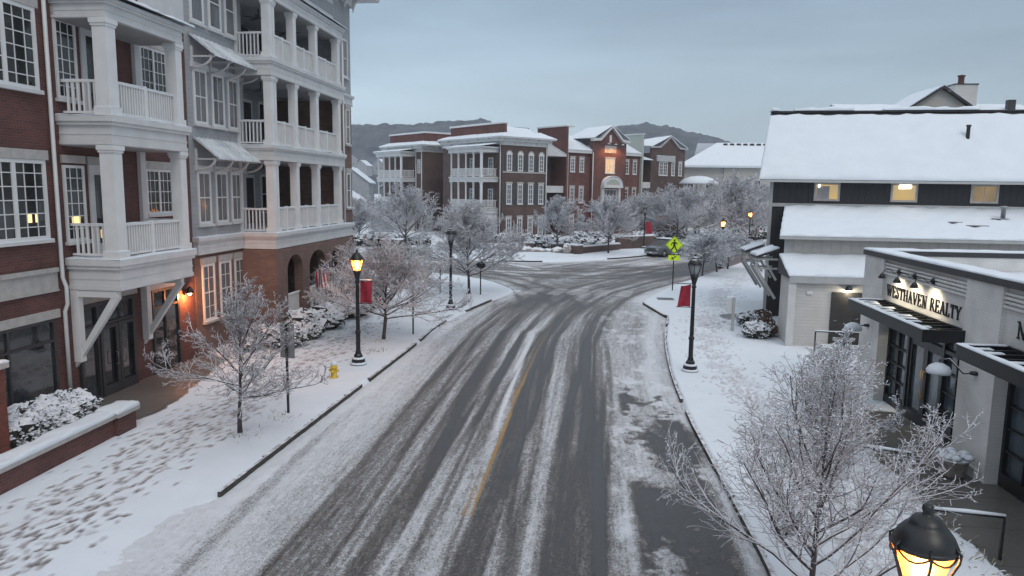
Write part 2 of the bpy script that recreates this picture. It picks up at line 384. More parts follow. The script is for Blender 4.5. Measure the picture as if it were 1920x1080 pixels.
    def build(s, name, mats, parent=None, kind=None, local=False, smooth=None):
        me = bpy.data.meshes.new(name)
        loc, rz = FRM.get(parent.name, (Vector((0, 0, 0)), 0)) if (parent and not local) else (Vector((0, 0, 0)), 0)
        c, sn = math.cos(-rz), math.sin(-rz)
        vs = []
        for p in s.v:
            q = p - loc; vs.append((q.x*c - q.y*sn, q.x*sn + q.y*c, q.z))
        me.from_pydata(vs, [], s.f)
        if isinstance(mats, str): mats = [mats]
        for k in mats: me.materials.append(MAT[k])
        me.polygons.foreach_set('material_index', s.m)
        me.polygons.foreach_set('use_smooth', s.sm if smooth is None else [smooth]*len(s.f))
        # metre-scaled box UVs for bricks and boards
        uvl = me.uv_layers.new(name='UVMap'); n = len(me.loops)
        co = np.array([tuple(p) for p in s.v]) if s.v else np.zeros((0, 3))
        li = np.empty(n, dtype=np.int32); me.loops.foreach_get('vertex_index', li)
        uv = np.zeros((n, 2)); k = 0
        for f in s.f:
            a, b_, c_ = co[f[0]], co[f[1]], co[f[2]]
            nx_, ny_, nz_ = np.cross(b_-a, c_-a); l = math.sqrt(nx_**2+ny_**2+nz_**2) or 1
            pts = co[f]
            if abs(nz_)/l > .8: q = pts[:, :2]
            else:
                h = math.hypot(nx_, ny_); tx, ty = -ny_/h, nx_/h
                q = np.stack([pts[:, 0]*tx + pts[:, 1]*ty, pts[:, 2]], 1)
            uv[k:k+len(f)] = q; k += len(f)
        uvl.data.foreach_set('uv', uv.ravel())
        me.update()
        o = bpy.data.objects.new(name, me); COL.objects.link(o)
        if parent: o.parent = parent; FRM[o.name] = (loc, rz)
        if kind: o['kind'] = kind
        return o
def tag(o, label=None, cat=None, group=None, kind=None):
    if label: o['label'] = label
    if cat: o['category'] = cat
    if group: o['group'] = group
    if kind: o['kind'] = kind
    return o
def thing(name, label, cat, loc=(0, 0, 0), rz=0, group=None):
    o = bpy.data.objects.new(name, None); COL.objects.link(o); o.location = loc; o.rotation_euler = (0, 0, rz); o.empty_display_size = .3
    FRM[o.name] = (Vector(loc), rz); return tag(o, label, cat, group)
def dup(root, loc, rz=0, label=None, scale=None, group=None):
    def cp(o, par):
        c = o.copy(); COL.objects.link(c); c.parent = par
        for ch in kids.get(o, []): cp(ch, c)
        return c
    kids = {}
    st = [root]
    while st:
        o = st.pop(); ks = [k for k in o.children]; kids[o] = ks; st += ks
    r = cp(root, None); r.location = loc; r.rotation_euler = (0, 0, rz)
    if scale: r.scale = scale
    if label: r['label'] = label
    if group: r['group'] = group
    return r
def plight(name, parent, loc, e, col=(1, .55, .22), r=.08, spot=None, to=None):
    l = bpy.data.lights.new(name, 'SPOT' if spot else 'POINT'); l.energy = e; l.color = col; l.shadow_soft_size = r
    if spot: l.spot_size = R(spot); l.spot_blend = .8
    o = bpy.data.objects.new(name, l); COL.objects.link(o)
    if parent: o.parent = parent; o.location = Vector(loc) - Vector(parent.location)
    else: o.location = loc
    if to is not None: o.rotation_euler = (Vector(to)-Vector(loc)).to_track_quat('-Z', 'Y').to_euler()
    return o
# smooth value noise for the ground sheets
_rs = np.random.RandomState(5); _TB = _rs.rand(256, 256)
def vnoise(x, y, s=1.0, o=0):
    x = np.asarray(x)*s + o*17.3; y = np.asarray(y)*s + o*7.7
    xi = np.floor(x).astype(int); yi = np.floor(y).astype(int); fx = x-xi; fy = y-yi; fx = fx*fx*(3-2*fx); fy = fy*fy*(3-2*fy)
    g = lambda a, b: _TB[a % 256, b % 256]
    return (g(xi, yi)*(1-fx) + g(xi+1, yi)*fx)*(1-fy) + (g(xi, yi+1)*(1-fx) + g(xi+1, yi+1)*fx)*fy
def fbm(x, y, s=1.0, o=0, n=4):
    a = 0; w = 1; t = 0
    for i in range(n): a = a + w*vnoise(x, y, s*2**i, o+i*3); t += w; w *= .55
    return a/t
def sstep(a, b, x): t = np.clip((x-a)/(b-a), 0, 1); return t*t*(3-2*t)
def sheet(name, X, Y, Z, mat, attrs={}, uv=None, kind='structure', parent=None):
    nr, nc = X.shape; me = bpy.data.meshes.new(name)
    co = np.stack([X, Y, Z], -1).reshape(-1, 3).astype(np.float32)
    idx = np.arange(nr*nc).reshape(nr, nc)
    q = np.stack([idx[:-1, :-1], idx[:-1, 1:], idx[1:, 1:], idx[1:, :-1]], -1).reshape(-1, 4)
    me.vertices.add(len(co)); me.vertices.foreach_set('co', co.ravel())
    me.loops.add(q.size); me.loops.foreach_set('vertex_index', q.ravel().astype(np.int32))
    me.polygons.add(len(q)); me.polygons.foreach_set('loop_start', np.arange(0, q.size, 4, dtype=np.int32)); me.polygons.foreach_set('loop_total', np.full(len(q), 4, dtype=np.int32))
    me.polygons.foreach_set('use_smooth', np.ones(len(q), dtype=bool))
    me.update(calc_edges=True)
    for k, a in attrs.items():
        at = me.attributes.new(k, 'FLOAT', 'POINT'); at.data.foreach_set('value', a.reshape(-1).astype(np.float32))
    if uv is not None:
        l = me.uv_layers.new(name='UVMap'); u = np.stack(uv, -1).reshape(-1, 2)[q.ravel()]; l.data.foreach_set('uv', u.ravel().astype(np.float32))
    me.materials.append(MAT[mat]); o = bpy.data.objects.new(name, me); COL.objects.link(o)
    if kind: o['kind'] = kind
    return o
# ------------------------------------------------------------------ ground, road, verges
def grow(y0, y1, s0, k):
    out = [y0]
    while out[-1] < y1: out.append(out[-1] + s0 + k*(out[-1]-y0))
    return np.array(out)
g = grow(-40, 900, 3, .03); gx = np.linspace(-700, 700, 120)
GX, GY = np.meshgrid(gx, g)
sheet('ground', GX, GY, -.06 + 0*GX + np.where(GY > 180, fbm(GX, GY, .01, 1)*1.5, 0)*np.clip((GY-180)/100, 0, 1), 'snow')

LC = [(4, -7.0), (11, -7.55), (13.6, -7.63), (17.7, -7.5), (20.7, -7.4), (27.9, -7.15), (34.2, -7.0), (38.9, -6.25), (42, -5.6), (44.2, -5.1), (45.8, -4.75), (46.8, -5.0), (48.5, -5.8), (50.2, -6.7), (51.4, -7.6), (53.2, -9.6), (54.8, -12.2), (56.2, -16), (57, -22), (57.6, -30)]
RC = [(4, 1.9), (7, 2.0), (9, 2.9), (11.5, 3.2), (14.7, 3.15), (20.7, 2.96), (26.3, 3.02), (32, 3.4), (36.5, 3.95), (38, 4.09), (38.4, 3.9), (42.3, 3.15), (43.5, 3.3), (45.5, 3.95), (48.7, 5.0), (52.5, 6.6), (57, 8.6), (65, 12.2), (78, 17.9), (100, 27)]
FC = [(-60, 75), (-34, 73), (-22, 70.5), (-14, 68.3), (-10.3, 66.4), (-8.3, 65.6), (-6, 65.4), (-3.5, 66.0), (-.8, 67.6), (1.5, 69.6), (3.9, 72), (6.6, 75.4), (9.3, 79), (14, 86.5), (22, 99), (40, 130)]
lc = lambda y: np.interp(y, [a for a, b in LC], [b for a, b in LC])
rc = lambda y: np.interp(y, [a for a, b in RC], [b for a, b in RC])
fc = lambda x: np.interp(x, [a for a, b in FC], [b for a, b in FC])

PROF = [(-8.6, 1.1), (-7.3, 1.05), (-6.9, .98), (-6.4, .96), (-6, .88), (-5.65, .84), (-5.42, .62), (-5.3, .14), (-5.16, .34), (-4.9, .27), (-4.62, .32), (-4.45, .52), (-4.2, .58), (-4.05, .25), (-3.9, .06), (-3.62, .06),
        (-3.5, .42), (-3.3, .86), (-3.12, .68), (-3.0, .28), (-2.85, .33), (-2.72, .84), (-2.45, .88), (-2.34, .40), (-2.05, .10), (-1.85, .12), (-1.72, .24), (-1.58, .32), (-1.45, .46), (-1.2, .36), (-1.08, .68), (-.82, .78), (-.66, .58),
        (-.52, .14), (-.2, .05), (.1, .05), (.28, .12), (.38, .42), (.46, .46), (.56, .40), (.66, .62), (1.0, .76), (1.3, .74), (1.7, .70), (2.3, .72), (2.7, .82), (3.2, .92), (4.5, .95)]
MP = [(-2.3, -10), (-2.3, 28), (-2.1, 34), (-1.5, 40), (-.2, 46), (2.3, 52), (5.6, 58), (11, 67), (17, 77), (30, 98), (45, 120)]
LP = [(-2.3, 20), (-3.2, 38), (-5.5, 47), (-9, 54), (-15, 60), (-25, 63.5), (-60, 68)]
def smooth_path(P, n=8):
    P = np.array(P, float); out = []
    for i in range(len(P)-1):
        p0, p1, p2, p3 = P[max(i-1, 0)], P[i], P[i+1], P[min(i+2, len(P)-1)]
        for k in range(n):
            t = k/n; out.append(.5*((2*p1) + (-p0+p2)*t + (2*p0-5*p1+4*p2-p3)*t*t + (-p0+3*p1-3*p2+p3)*t**3))
    out.append(P[-1]); return np.array(out)
def pathcoord(X, Y, P):
    """signed lateral distance (right positive) and distance along a path"""
    sh = X.shape; x = X.ravel(); y = Y.ravel(); best = np.full(x.shape, 1e9); U = np.zeros_like(x); V = np.zeros_like(x); s = 0
    for (ax_, ay), (bx, by) in zip(P[:-1], P[1:]):
        dx, dy = bx-ax_, by-ay; L = math.hypot(dx, dy)
        t = np.clip(((x-ax_)*dx + (y-ay)*dy)/L**2, 0, 1); ex = x-ax_-t*dx; ey = y-ay-t*dy; d = ex*ex+ey*ey
        k = d < best; best[k] = d[k]; U[k] = (np.sqrt(d)*np.sign((x-ax_)*dy - (y-ay)*dx))[k]; V[k] = (s + t*L)[k]; s += L
    return U.reshape(sh), V.reshape(sh)
rows = np.concatenate([grow(8, 46, .045, .0055), grow(46.3, 112, .26, .008)])
def lx(y): return np.interp(y, [8, 42, 46, 52, 58, 75, 112], [-8.7, -8.7, -12, -24, -48, -58, -58])
def rx(y): return np.interp(y, [8, 36, 44, 60, 80, 112], [4.4, 5.0, 6.5, 13, 22, 40])
nc = 400; tt = np.linspace(0, 1, nc)
RY = np.repeat(rows[:, None], nc, 1); RX = lx(RY) + (rx(RY)-lx(RY))*tt[None, :]
PM = smooth_path(MP); PL = smooth_path(LP)
U, V = pathcoord(RX, RY, PM); U2, V2 = pathcoord(RX, RY, PL)
wob = (fbm(V*.12, U*0, 1, 3)-.5)*.25 + (fbm(V*.5, U*.4, 1, 4)-.5)*.08
prof = np.interp(U-2.3+wob, [a for a, b in PROF], [b for a, b in PROF])
amp = (fbm(U*2.2, V*.16, 1, 6)-.5)
n1 = fbm(U*4.5+V*.035, V*.07, 1, 8, 3)-.5; n2 = fbm(U*9-V*.05, V*.14, 1, 9, 3)-.5; n3 = fbm(U*3.2-V*.11, V*.06, 1, 10, 3)-.5
inr = sstep(-6, -5.2, RX)*(1-sstep(.4, 1.0, RX))
S = .51 + (prof-.43)*(1-.28*inr) + amp*.32 + inr*(n1*.55 + n2*.42 + n3*.30)
rt = np.random.RandomState(8)
for i in range(26):   # single tyre passes, each a thin line that wanders across its lane
    xa = rt.uniform(-5.3, .5); xb = xa + rt.uniform(-.9, .9); y0 = rt.uniform(0, 34); y1 = y0 + rt.uniform(8, 30); xc_ = xa + (xb-xa)*sstep(6, 44, RY) + .1*np.sin(RY*.3+i)
    w_ = rt.uniform(.05, .11); k = np.exp(-((U-2.3-xc_)/w_)**2)*sstep(y0, y0+3, RY)*(1-sstep(y1, y1+4, RY)); S = S + k*rt.choice([-.42, -.30, .30])*(.5+fbm(V, U, .5, 90+i))
far = sstep(24, 40, RY)
S = S*(1-far*.35) + far*.35*(.38+amp*.5+n2*.5)
# the parking lane on the right: churned snow with bare wet patches near the camera
pk = sstep(.9, 1.25, RX)*(1-sstep(23, 27, RY))*(1-sstep(2.6, 3.1, RX+.3*(fbm(RX, RY, .8, 31)-.5)))
pat = fbm(RX*1.0+RY*.35, RY*.55-RX*.5, .9, 12, 5)
ctr = np.interp(RY, [8, 11, 15.5, 16.5, 18, 20.5, 22, 24], [.66, .66, .60, .40, .53, .58, .46, .2])
pat = pat + (fbm(RX*1.6, RY*3.2, 2.2, 13, 4)-.5)*.30
wet = pk*sstep(-.10, .09, ctr-pat)
S = S*(1-wet) + wet*(-.12 + .30*sstep(.55, .8, fbm(RX, RY, 5, 14)))
lump = sstep(.55, .72, fbm(RX*2.3, RY*1.6, 1, 15))*sstep(.5, .8, RX)*(RY < 40)
S = S + lump*.30*(1-wet)
# shallow smooth wheel rut through the snow at the left kerb
rut = np.exp(-((RX-np.interp(RY, [8, 11.5, 14, 18, 26], [-6.7, -6.8, -6.9, -7.0, -6.9]))/.17)**2)*(1-sstep(16, 24, RY))
rutm = rut
S = S - rut*.34
rut = np.exp(-((RX-np.interp(RY, [8, 11.5, 14, 18, 26], [-5.2, -5.55, -5.9, -6.1, -6.1]))/.35)**2)
S = S - rut*.05
# the junction
J = sstep(36, 45, RY)
base = .60 + (fbm(RX, RY, .35, 20)-.5)*.5
dU = np.minimum(np.abs(U), 9)
fl = np.where((RX < -4) & (RY > 50), 1, 0)
base = base + (fbm(U*1.1, V*.15, 1, 22)-.5)*.55*(1-fl) + (fbm(U2*1.1, V2*.15, 1, 23)-.5)*.5*fl
edge = np.minimum.reduce([np.abs(RX-lc(RY)) + (RY > 58)*9, np.abs(rc(RY)-RX), np.abs(fc(RX)-RY)])
base = base + (fbm(U*3.5, V*.12, 1, 25, 3)-.5)*.7*(1-fl) + (fbm(U2*3.5, V2*.12, 1, 26, 3)-.5)*.7*fl + (fbm(RX*.8+RY*.5, RY*.3-RX*.2, 2.0, 27, 3)-.5)*.35
base = np.maximum(base, 1.12 - edge*.33 + (fbm(RX, RY, .9, 24)-.5)*.6)
TR = [([(-.1, 26), (.2, 36), (1.4, 44), (4.2, 51), (8.5, 59), (14, 69), (22, 83), (34, 102)], .75, .30, .55), ([(-3.9, 26), (-3.6, 36), (-2.4, 43), (.2, 50), (4, 57), (9.5, 66.5), (16, 77), (28, 97)], .75, .30, .5),
      ([(-.3, 28), (-.8, 38), (-2.8, 47), (-7, 54), (-14, 59.5), (-25, 63), (-50, 66)], .75, .26, .5), ([(-4.2, 30), (-4.3, 38), (-5.6, 46), (-8.4, 52), (-14, 57.5), (-26, 60), (-50, 62)], .75, .26, .42),
      ([(-50, 64.5), (-26, 62.5), (-13, 60.5), (-4, 59.6), (3, 61.5), (9, 67), (16, 77.5), (28, 98)], .8, .42, .55), ([(-50, 61), (-24, 60), (-12, 57.6), (-4, 55.4), (2, 55.8), (8, 61), (13, 69), (24, 88)], .8, .42, .55),
      ([(-1.2, 28), (-1.0, 38), (0, 45), (3.2, 53), (9, 62.5), (16, 75)], .1, .25, .3), ([(-4.8, 28), (-5.0, 38), (-3.9, 45), (-1.2, 52.5), (3.4, 59.5), (11, 71)], .7, .18, .35)]
JS = base
for P, off, wd, dk in TR:
    u_, v_ = pathcoord(RX, RY, smooth_path(P, 5)); u_ = u_ + (fbm(v_, u_, .3, 30)-.5)*.5
    d = np.minimum(np.abs(u_-off), np.abs(u_+off)); k = np.exp(-(d/(wd*.72))**2)*(.65+.6*fbm(v_, u_*2, .25, 33)); JS = JS*(1-k*dk) - k*dk*.06
    k2 = np.exp(-(u_/1.5)**2)*.12; JS = JS - k2
JS = np.clip(JS, 0, 1.1)
S = S*(1-J) + JS*J
pile = np.exp(-((RX-rc(RY)+.55+.3*fbm(RY, RX*0, .4, 41))/.28)**2)*sstep(9, 11, RY)*(RY < 40)*(.25+.75*(RY > 22))
pl2 = np.exp(-((RX-lc(RY)-.18-.25*fbm(RY, RX*0, .5, 44))/.2)**2)*(RY < 47)*(RY > 13)*fbm(RY, RX*0, .35, 45)*1.6
S = np.clip(S + pile*.3 + pl2*.3, -.3, 1.3)
pile = pile + pl2*.8
lum = fbm(RX, RY, 2.6, 50, 4); lum2 = fbm(RX, RY, 9, 52, 3)
Z = np.clip(S, 0, 1)*(.012+.022*lum) + np.clip(S-.45, 0, 1)*(lum2-.4)*.03 + pile*.06*lum + (RX > .6)*(RY < 40)*np.clip(S, 0, 1)*(fbm(RX, RY, 4, 55)-.35)*.07*(1-wet)
Z = Z - rutm*.015
# centre line showing through, and the zebra bars
yc = np.interp(RY, [8, 13.7, 23, 29, 34], [-2.42, -2.33, -2.27, -2.13, -1.85])
paint = ((np.abs(RX-yc) < .12) & ~(np.abs(RX-yc+.005) < .028) & (RY > 13.7) & (RY < 36)).astype(float)
paint *= np.interp(RY, [13, 20, 24, 27, 30, 34], [.95, .95, .7, .35, .25, .1])*np.where(RX < yc, np.where(RY < 15.2, .7, .25 + .55*sstep(.5, .7, fbm(RY, RY*0, .6, 61))), 1)*(.35+1.1*fbm(RX, RY, .7, 60))
bars = np.zeros_like(RX); ca, sa = math.cos(R(10)), math.sin(R(10))
for bx in (-3.55, -2.0, -.55, .9, 2.35):
    du = (RX-bx)*ca - (RY-46.8)*sa; dv = (RX-bx)*sa + (RY-46.8)*ca
    bars = np.maximum(bars, (np.abs(du) < .42)*(np.abs(dv) < 1.45))
bars *= np.clip(.35+fbm(RX, RY, 1.2, 62), 0, 1)
UVu = np.where(fl > 0, U2, U); UVv = np.where(fl > 0, V2+300, V)
sheet('road', RX, RY, Z + .004, 'road_slush', {'snow': S, 'paint': np.clip(paint, 0, 1), 'bars': bars*.8}, (UVu, UVv))

def stamp(F, XX, rowsY, px, py, ang, ln, wd, s=1.0):
    i0, i1 = np.searchsorted(rowsY, [py-ln, py+ln]); i1 = max(i1, i0+1)
    if i0 >= len(rowsY): return
    xs = XX[i0:i1]; ys = rowsY[i0:i1, None]
    if xs.size == 0: return
    j = np.where((xs[0] > px-ln-.1) & (xs[0] < px+ln+.1))[0]
    if len(j) == 0: return
    j0, j1 = j[0], j[-1]+1; dx = xs[:, j0:j1]-px; dy = ys-py; c, s_ = math.cos(ang), math.sin(ang)
    a = (dx*s_+dy*c)/ln; b = (dx*c-dy*s_)/wd
    k = s*np.clip(1.5-1.5*(a*a+b*b), 0, 1); sub = F[i0:i1, j0:j1]; np.maximum(sub, k, out=sub)
rnd = random.Random(11)
# left verge and footway
ry = np.concatenate([grow(7, 46, .045, .006), grow(46.3, 57.6, .14, .01)]); nc = 230
XX = np.empty((len(ry), nc)); xr_ = lc(ry); xl_ = np.interp(ry, [7, 41, 44, 57.6], [-15, -15, -26, -34])
# columns denser over the footway
t1 = np.linspace(0, 1, nc)
XX = xl_[:, None] + (xr_-xl_)[:, None]*t1[None, :]; YY = np.repeat(ry[:, None], nc, 1)
foot = np.zeros_like(XX)
swc = lambda y: np.interp(y, [8, 13, 19, 25, 30, 36, 42, 48, 54], [-9.9, -10.2, -10.35, -10.3, -10.4, -10.3, -9.6, -9.6, -13])
for i in range(1900):
    y = 8 + 44*rnd.random()**1.3; lane = rnd.choice([-.75, -.35, 0, .25, .6]) ; x = swc(y) + lane*1.15 + rnd.gauss(0, .30)
    ln_ = .125*rnd.uniform(.8, 1.15)
    stamp(foot, XX, ry, x, y, rnd.gauss(.12, .35), ln_*1.1, .060*rnd.uniform(.8, 1.3), rnd.uniform(.45, 1))
for i in range(70):
    stamp(foot, XX, ry, rnd.uniform(-11.6, -9), rnd.uniform(9, 22), rnd.gauss(.4, .6), .15, .07, rnd.uniform(.3, .7))
band = np.exp(-((XX-swc(YY))/.95)**4); foot = np.maximum(foot, band*(.05 + .16*sstep(.35, .7, fbm(XX, YY*.6, 1.1, 70))))
bare = sstep(-12.1, -12.7, XX + .5*(fbm(XX, YY, .9, 71)-.5) + np.interp(YY, [17, 19, 22, 25, 26.5], [.4, -.3, .25, .9, 2.5]))*sstep(17.2, 17.8, YY)*(1-sstep(25.5, 27, YY))
drop = sstep(13.2, 15.2, YY)
hz = .13*(drop + (1-drop)*sstep(0, 2.4, xr_[:, None]-XX)) + .012
ed = np.clip((xr_[:, None]-XX)/.12, 0, 1)
ZZ = hz*np.where(drop > 0, np.maximum(ed**.5, .0), 1) + .035*(fbm(XX, YY, 1.1, 72)-.4)*np.clip(ed*.6, 0, 1)
ZZ = ZZ - .035*foot*(1-bare) - .03*bare
ZZ += .30*np.exp(-((XX+13.0)/.8)**2)*sstep(26.5, 29, YY)*(1-sstep(40, 43, YY))*(.6+.6*fbm(XX, YY, .8, 73))
sheet('pavement', XX, YY, ZZ, 'verge_snow', {'foot': foot, 'bare': bare})
# right verge and footway
ry = np.concatenate([grow(7, 46, .05, .007), grow(46.3, 100, .25, .012)]); xl_ = rc(ry); xr_ = np.interp(ry, [7, 45, 60, 100], [9.4, 14, 22, 45])
XX = xl_[:, None] + (xr_-xl_)[:, None]*np.linspace(0, 1, 190)[None, :]; YY = np.repeat(ry[:, None], 190, 1)
foot = np.zeros_like(XX); swr = lambda y: np.interp(y, [8, 15, 22, 30, 36, 42, 48, 56, 66], [5.3, 5.4, 5.2, 5.0, 5.9, 7.3, 8.6, 11.5, 16])
for i in range(2600):
    y = 9 + 52*rnd.random(); w_ = .45 if y < 32 else .7
    stamp(foot, XX, ry, swr(y)+rnd.gauss(0, w_), y, rnd.gauss(.1 if y < 34 else .5, .3), .15, .065, rnd.uniform(.2, .62))
for i in range(60):
    k = rnd.random(); stamp(foot, XX, ry, 5.4+2.2*k+rnd.gauss(0, .2), 35+3*k+rnd.gauss(0, .3), 1, .15, .07, rnd.uniform(.4, .8))
foot = np.maximum(foot, np.exp(-((XX-swr(YY))/.8)**4)*(.02+.30*sstep(.42, .66, fbm(XX, YY, 1.2, 75))))
bare = sstep(7.0, 7.35, XX + .5*(fbm(XX, YY, 1.1, 76)-.5))*(1-sstep(21.8, 23, YY + .3*(XX-8)))*(1-.0*YY)
bare = np.maximum(bare, sstep(-1.2, -.7, -((XX-7.9)**2/1.2 + (YY-38.4)**2/1.1)))
ed = np.clip((XX-xl_[:, None])/.12, 0, 1)
ZZ = .145*ed**.5 + .035*(fbm(XX, YY, 1.1, 77)-.4)*ed - .03*foot - .03*bare
sheet('footway', XX, YY, ZZ, 'verge_snow', {'foot': foot*1.0, 'bare': bare})
# far side of the junction
cx_ = np.linspace(-60, 40, 420); rr_ = np.concatenate([[0], grow(.1, 60, .16, .03)])
XX = np.repeat(cx_[None, :], len(rr_), 0); YY = fc(XX) + rr_[:, None]; ed = np.clip(rr_[:, None]/.2, 0, 1)
foot = .32*np.exp(-((YY-fc(XX)-4.2)/.7)**2)*sstep(.45, .6, fbm(XX, YY, .8, 80))
ZZ = .13*ed**.5 + .10*(fbm(XX, YY, .5, 81)-.4)*ed + np.clip((rr_[:, None]-8)*.02, 0, .35)
sheet('far_pavement', XX, YY, ZZ, 'verge_snow', {'foot': foot, 'bare': 0*XX})
# kerbs: a dark wet stone face showing where the snow has slid off
def kerb(name, pts, w, side, gaps, z1=.135):
    P = smooth_path(pts, 10); b = MB(); r_ = random.Random(3)
    vs = []; fs = []; out = []
    for i in range(len(P)-1):
        d = P[i+1]-P[i]; L = np.linalg.norm(d); d = d/L; nn = np.array([d[1], -d[0]])*side
        k = any(a <= P[i][1] <= c for a, c in gaps) if isinstance(gaps, list) else gaps(P[i])
        if k: continue
        a, c = P[i], P[i+1]; j = w*r_.uniform(.35, 1.2)
        q = [(a[0]-nn[0]*.012, a[1]-nn[1]*.012), (c[0]-nn[0]*.012, c[1]-nn[1]*.012), (c[0]+nn[0]*j, c[1]+nn[1]*j), (a[0]+nn[0]*j, a[1]+nn[1]*j)]
        h = z1 + r_.uniform(0, .012)
        b.prism(q, -.02, h, 0, 'uv')
    return b.build(name, ['kerb_mix'], None, 'structure')
kerb('kerb', [(x, y) for y, x in LC if 13 < y < 47], .10, -1, [(0, 13.65), (22.4, 23.0), (28.6, 29.3), (34.5, 37.5), (41.5, 60)], .15)
kerb('kerb', [(x, y) for y, x in RC if y < 43], .07, 1, [(0, 9), (21.0, 21.9), (34, 35.4), (42.4, 60)], .16)
kerb('kerb', [(x, y) for x, y in FC if -24 < x < 14], .12, -1, lambda p: not (1.5 < p[0] < 7.6 or -8 < p[0] < -4.5), .15)
b = MB(); b.box(4.1, 5.1, 43.5, 44.4, .10, .172, 0)
for i in range(6): b.box(4.18+i*.15, 4.26+i*.15, 43.55, 44.35, .17, .178, 1)
b.build('drain_grate', ['grey_metal', 'black_metal'])
tag(bpy.data.objects['drain_grate'], 'grey tactile plate set in the snowy kerb ramp by the crossing sign', 'grate')

# ------------------------------------------------------------------ hills far off, fading in the air
def hill(name, x0, x1, y, prof, seed, depth=220):
    xs = np.linspace(x0, x1, 260); top = np.interp(xs, [a for a, b in prof], [b for a, b in prof])
    rws = np.linspace(0, 1, 46); X_ = np.repeat(xs[None], 46, 0); Y_ = y - depth/2 + rws[:, None]*depth + 0*X_
    z = top[None]*np.sin(np.clip(rws[:, None]*1.0, 0, 1)*math.pi)**.8
    z = z + (fbm(X_, Y_, .02, seed)-.5)*7*np.clip(z/30, 0, 1) + vnoise(X_, Y_, .16, seed)*4.2*np.clip(z/20, 0, 1) + vnoise(X_, Y_, .4, seed+3)*2.0*np.clip(z/20, 0, 1)
    return sheet(name, X_, Y_, z-2, 'hill_forest')
hill('hill', -420, -30, 720, [(-420, 54), (-240, 67), (-180, 66), (-150, 68), (-108, 71), (-77, 61), (-50, 36), (-30, 5)], 90)
hill('hill', -60, 330, 730, [(-60, 30), (-10, 58), (18, 66), (50, 69), (82, 64), (126, 52), (160, 40), (220, 30), (330, 20)], 93)
# ------------------------------------------------------------------ building kit
SEED = [0]
def sd_(): SEED[0] += 1; return SEED[0]
def window(par, fr, u, z0, w, h, nx=2, ny=4, v=0, mat='glass', frame='bright_trim', fw_=.07, d=.06, lintel=None, sill=None, split=1, arch=0, bar_=.022, shutters=None, hung=True, snow=True, head=.0):
    """glass pane with its frame, bars, lintel and sill as sub-parts; u is the centre"""
    b = MB(fr); b.box(u-w/2+fw_*.5, u+w/2-fw_*.5, v-.01, v+.018, z0+fw_*.5, z0+h-fw_*.5)
    win = b.build('window', mat, par)
    b = MB(fr)
    b.box(u-w/2, u-w/2+fw_, v, v+d, z0, z0+h); b.box(u+w/2-fw_, u+w/2, v, v+d, z0, z0+h)
    b.box(u-w/2+fw_, u+w/2-fw_, v, v+d-.002, z0, z0+fw_)
    if arch:
        n = 8; P = [(u-w/2, z0+h-.01)] + [(u-w/2*math.cos(math.pi*i/n), z0+h-.01+arch*math.sin(math.pi*i/n)) for i in range(1, n)] + [(u+w/2, z0+h-.01)]
        b.prism(P, v, v+d-.004)
    else: b.box(u-w/2+fw_, u+w/2-fw_, v, v+d-.002, z0+h-fw_, z0+h)
    for s in range(1, split): x = u-w/2+w*s/split; b.box(x-fw_*.6, x+fw_*.6, v, v+d-.006, z0+fw_, z0+h-fw_)
    k = nx*split
    for i in range(1, k):
        if i % nx == 0: continue
        x = u-w/2+w*i/k; b.box(x-bar_/2, x+bar_/2, v+.018, v+.034, z0+fw_, z0+h-fw_)
    for j in range(1, ny):
        z = z0+h*j/ny; t_ = .045 if (hung and j*2 == ny) else bar_; b.box(u-w/2+fw_, u+w/2-fw_, v+.018, v+(.046 if t_ > bar_ else .037), z-t_/2, z+t_/2)
    if hung and ny % 2: z = z0+h*.5; b.box(u-w/2+fw_, u+w/2-fw_, v+.018, v+.046, z-.025, z+.025)
    b.build('frame', frame, win)
    if lintel:
        b = MB(fr); e = .10; zt = z0+h
        if arch:
            n = 8; o = [(u-(w/2+.09)*math.cos(math.pi*i/n), zt+(arch+.13)*math.sin(math.pi*i/n)) for i in range(n+1)]; q = [(u-(w/2)*math.cos(math.pi*i/n), zt+arch*math.sin(math.pi*i/n)) for i in range(n+1)][::-1]
            b.prism(o+q, v, v+d+.03)
        else:
            b.prism([(u-w/2-e*.6, zt+.004), (u+w/2+e*.6, zt+.004), (u+w/2+e, zt+.26), (u-w/2-e, zt+.26)], v, v+d+.02)
        b.build('lintel', lintel, win)
    if sill:
        b = MB(fr); b.box(u-w/2-.06, u+w/2+.06, v, v+d+.07, z0-.09, z0-.002)
        if snow: b.patch((u-w/2-.05, v+d+.065, z0-.002), (u+w/2+.05, v+d+.065, z0-.002), (u+w/2+.05, v+.062, z0-.002), (u-w/2-.05, v+.062, z0-.002), .02, 3, 1, 1, .02, .3, sd_())
        b.build('sill', [sill, 'snow'], win)
    if shutters:
        for sx_ in (-1, 1):
            x = u + sx_*(w/2+shutters/2+.01); b = MB(fr); b.box(x-shutters/2, x+shutters/2, v, v+.045, z0, z0+h)
            for j in range(2): b.box(x-shutters/2+.05, x+shutters/2-.05, v+.045, v+.055, z0+.08+j*h/2, z0+h/2-.05+j*h/2)
            b.build('shutter', 'shutter', par)
    return win
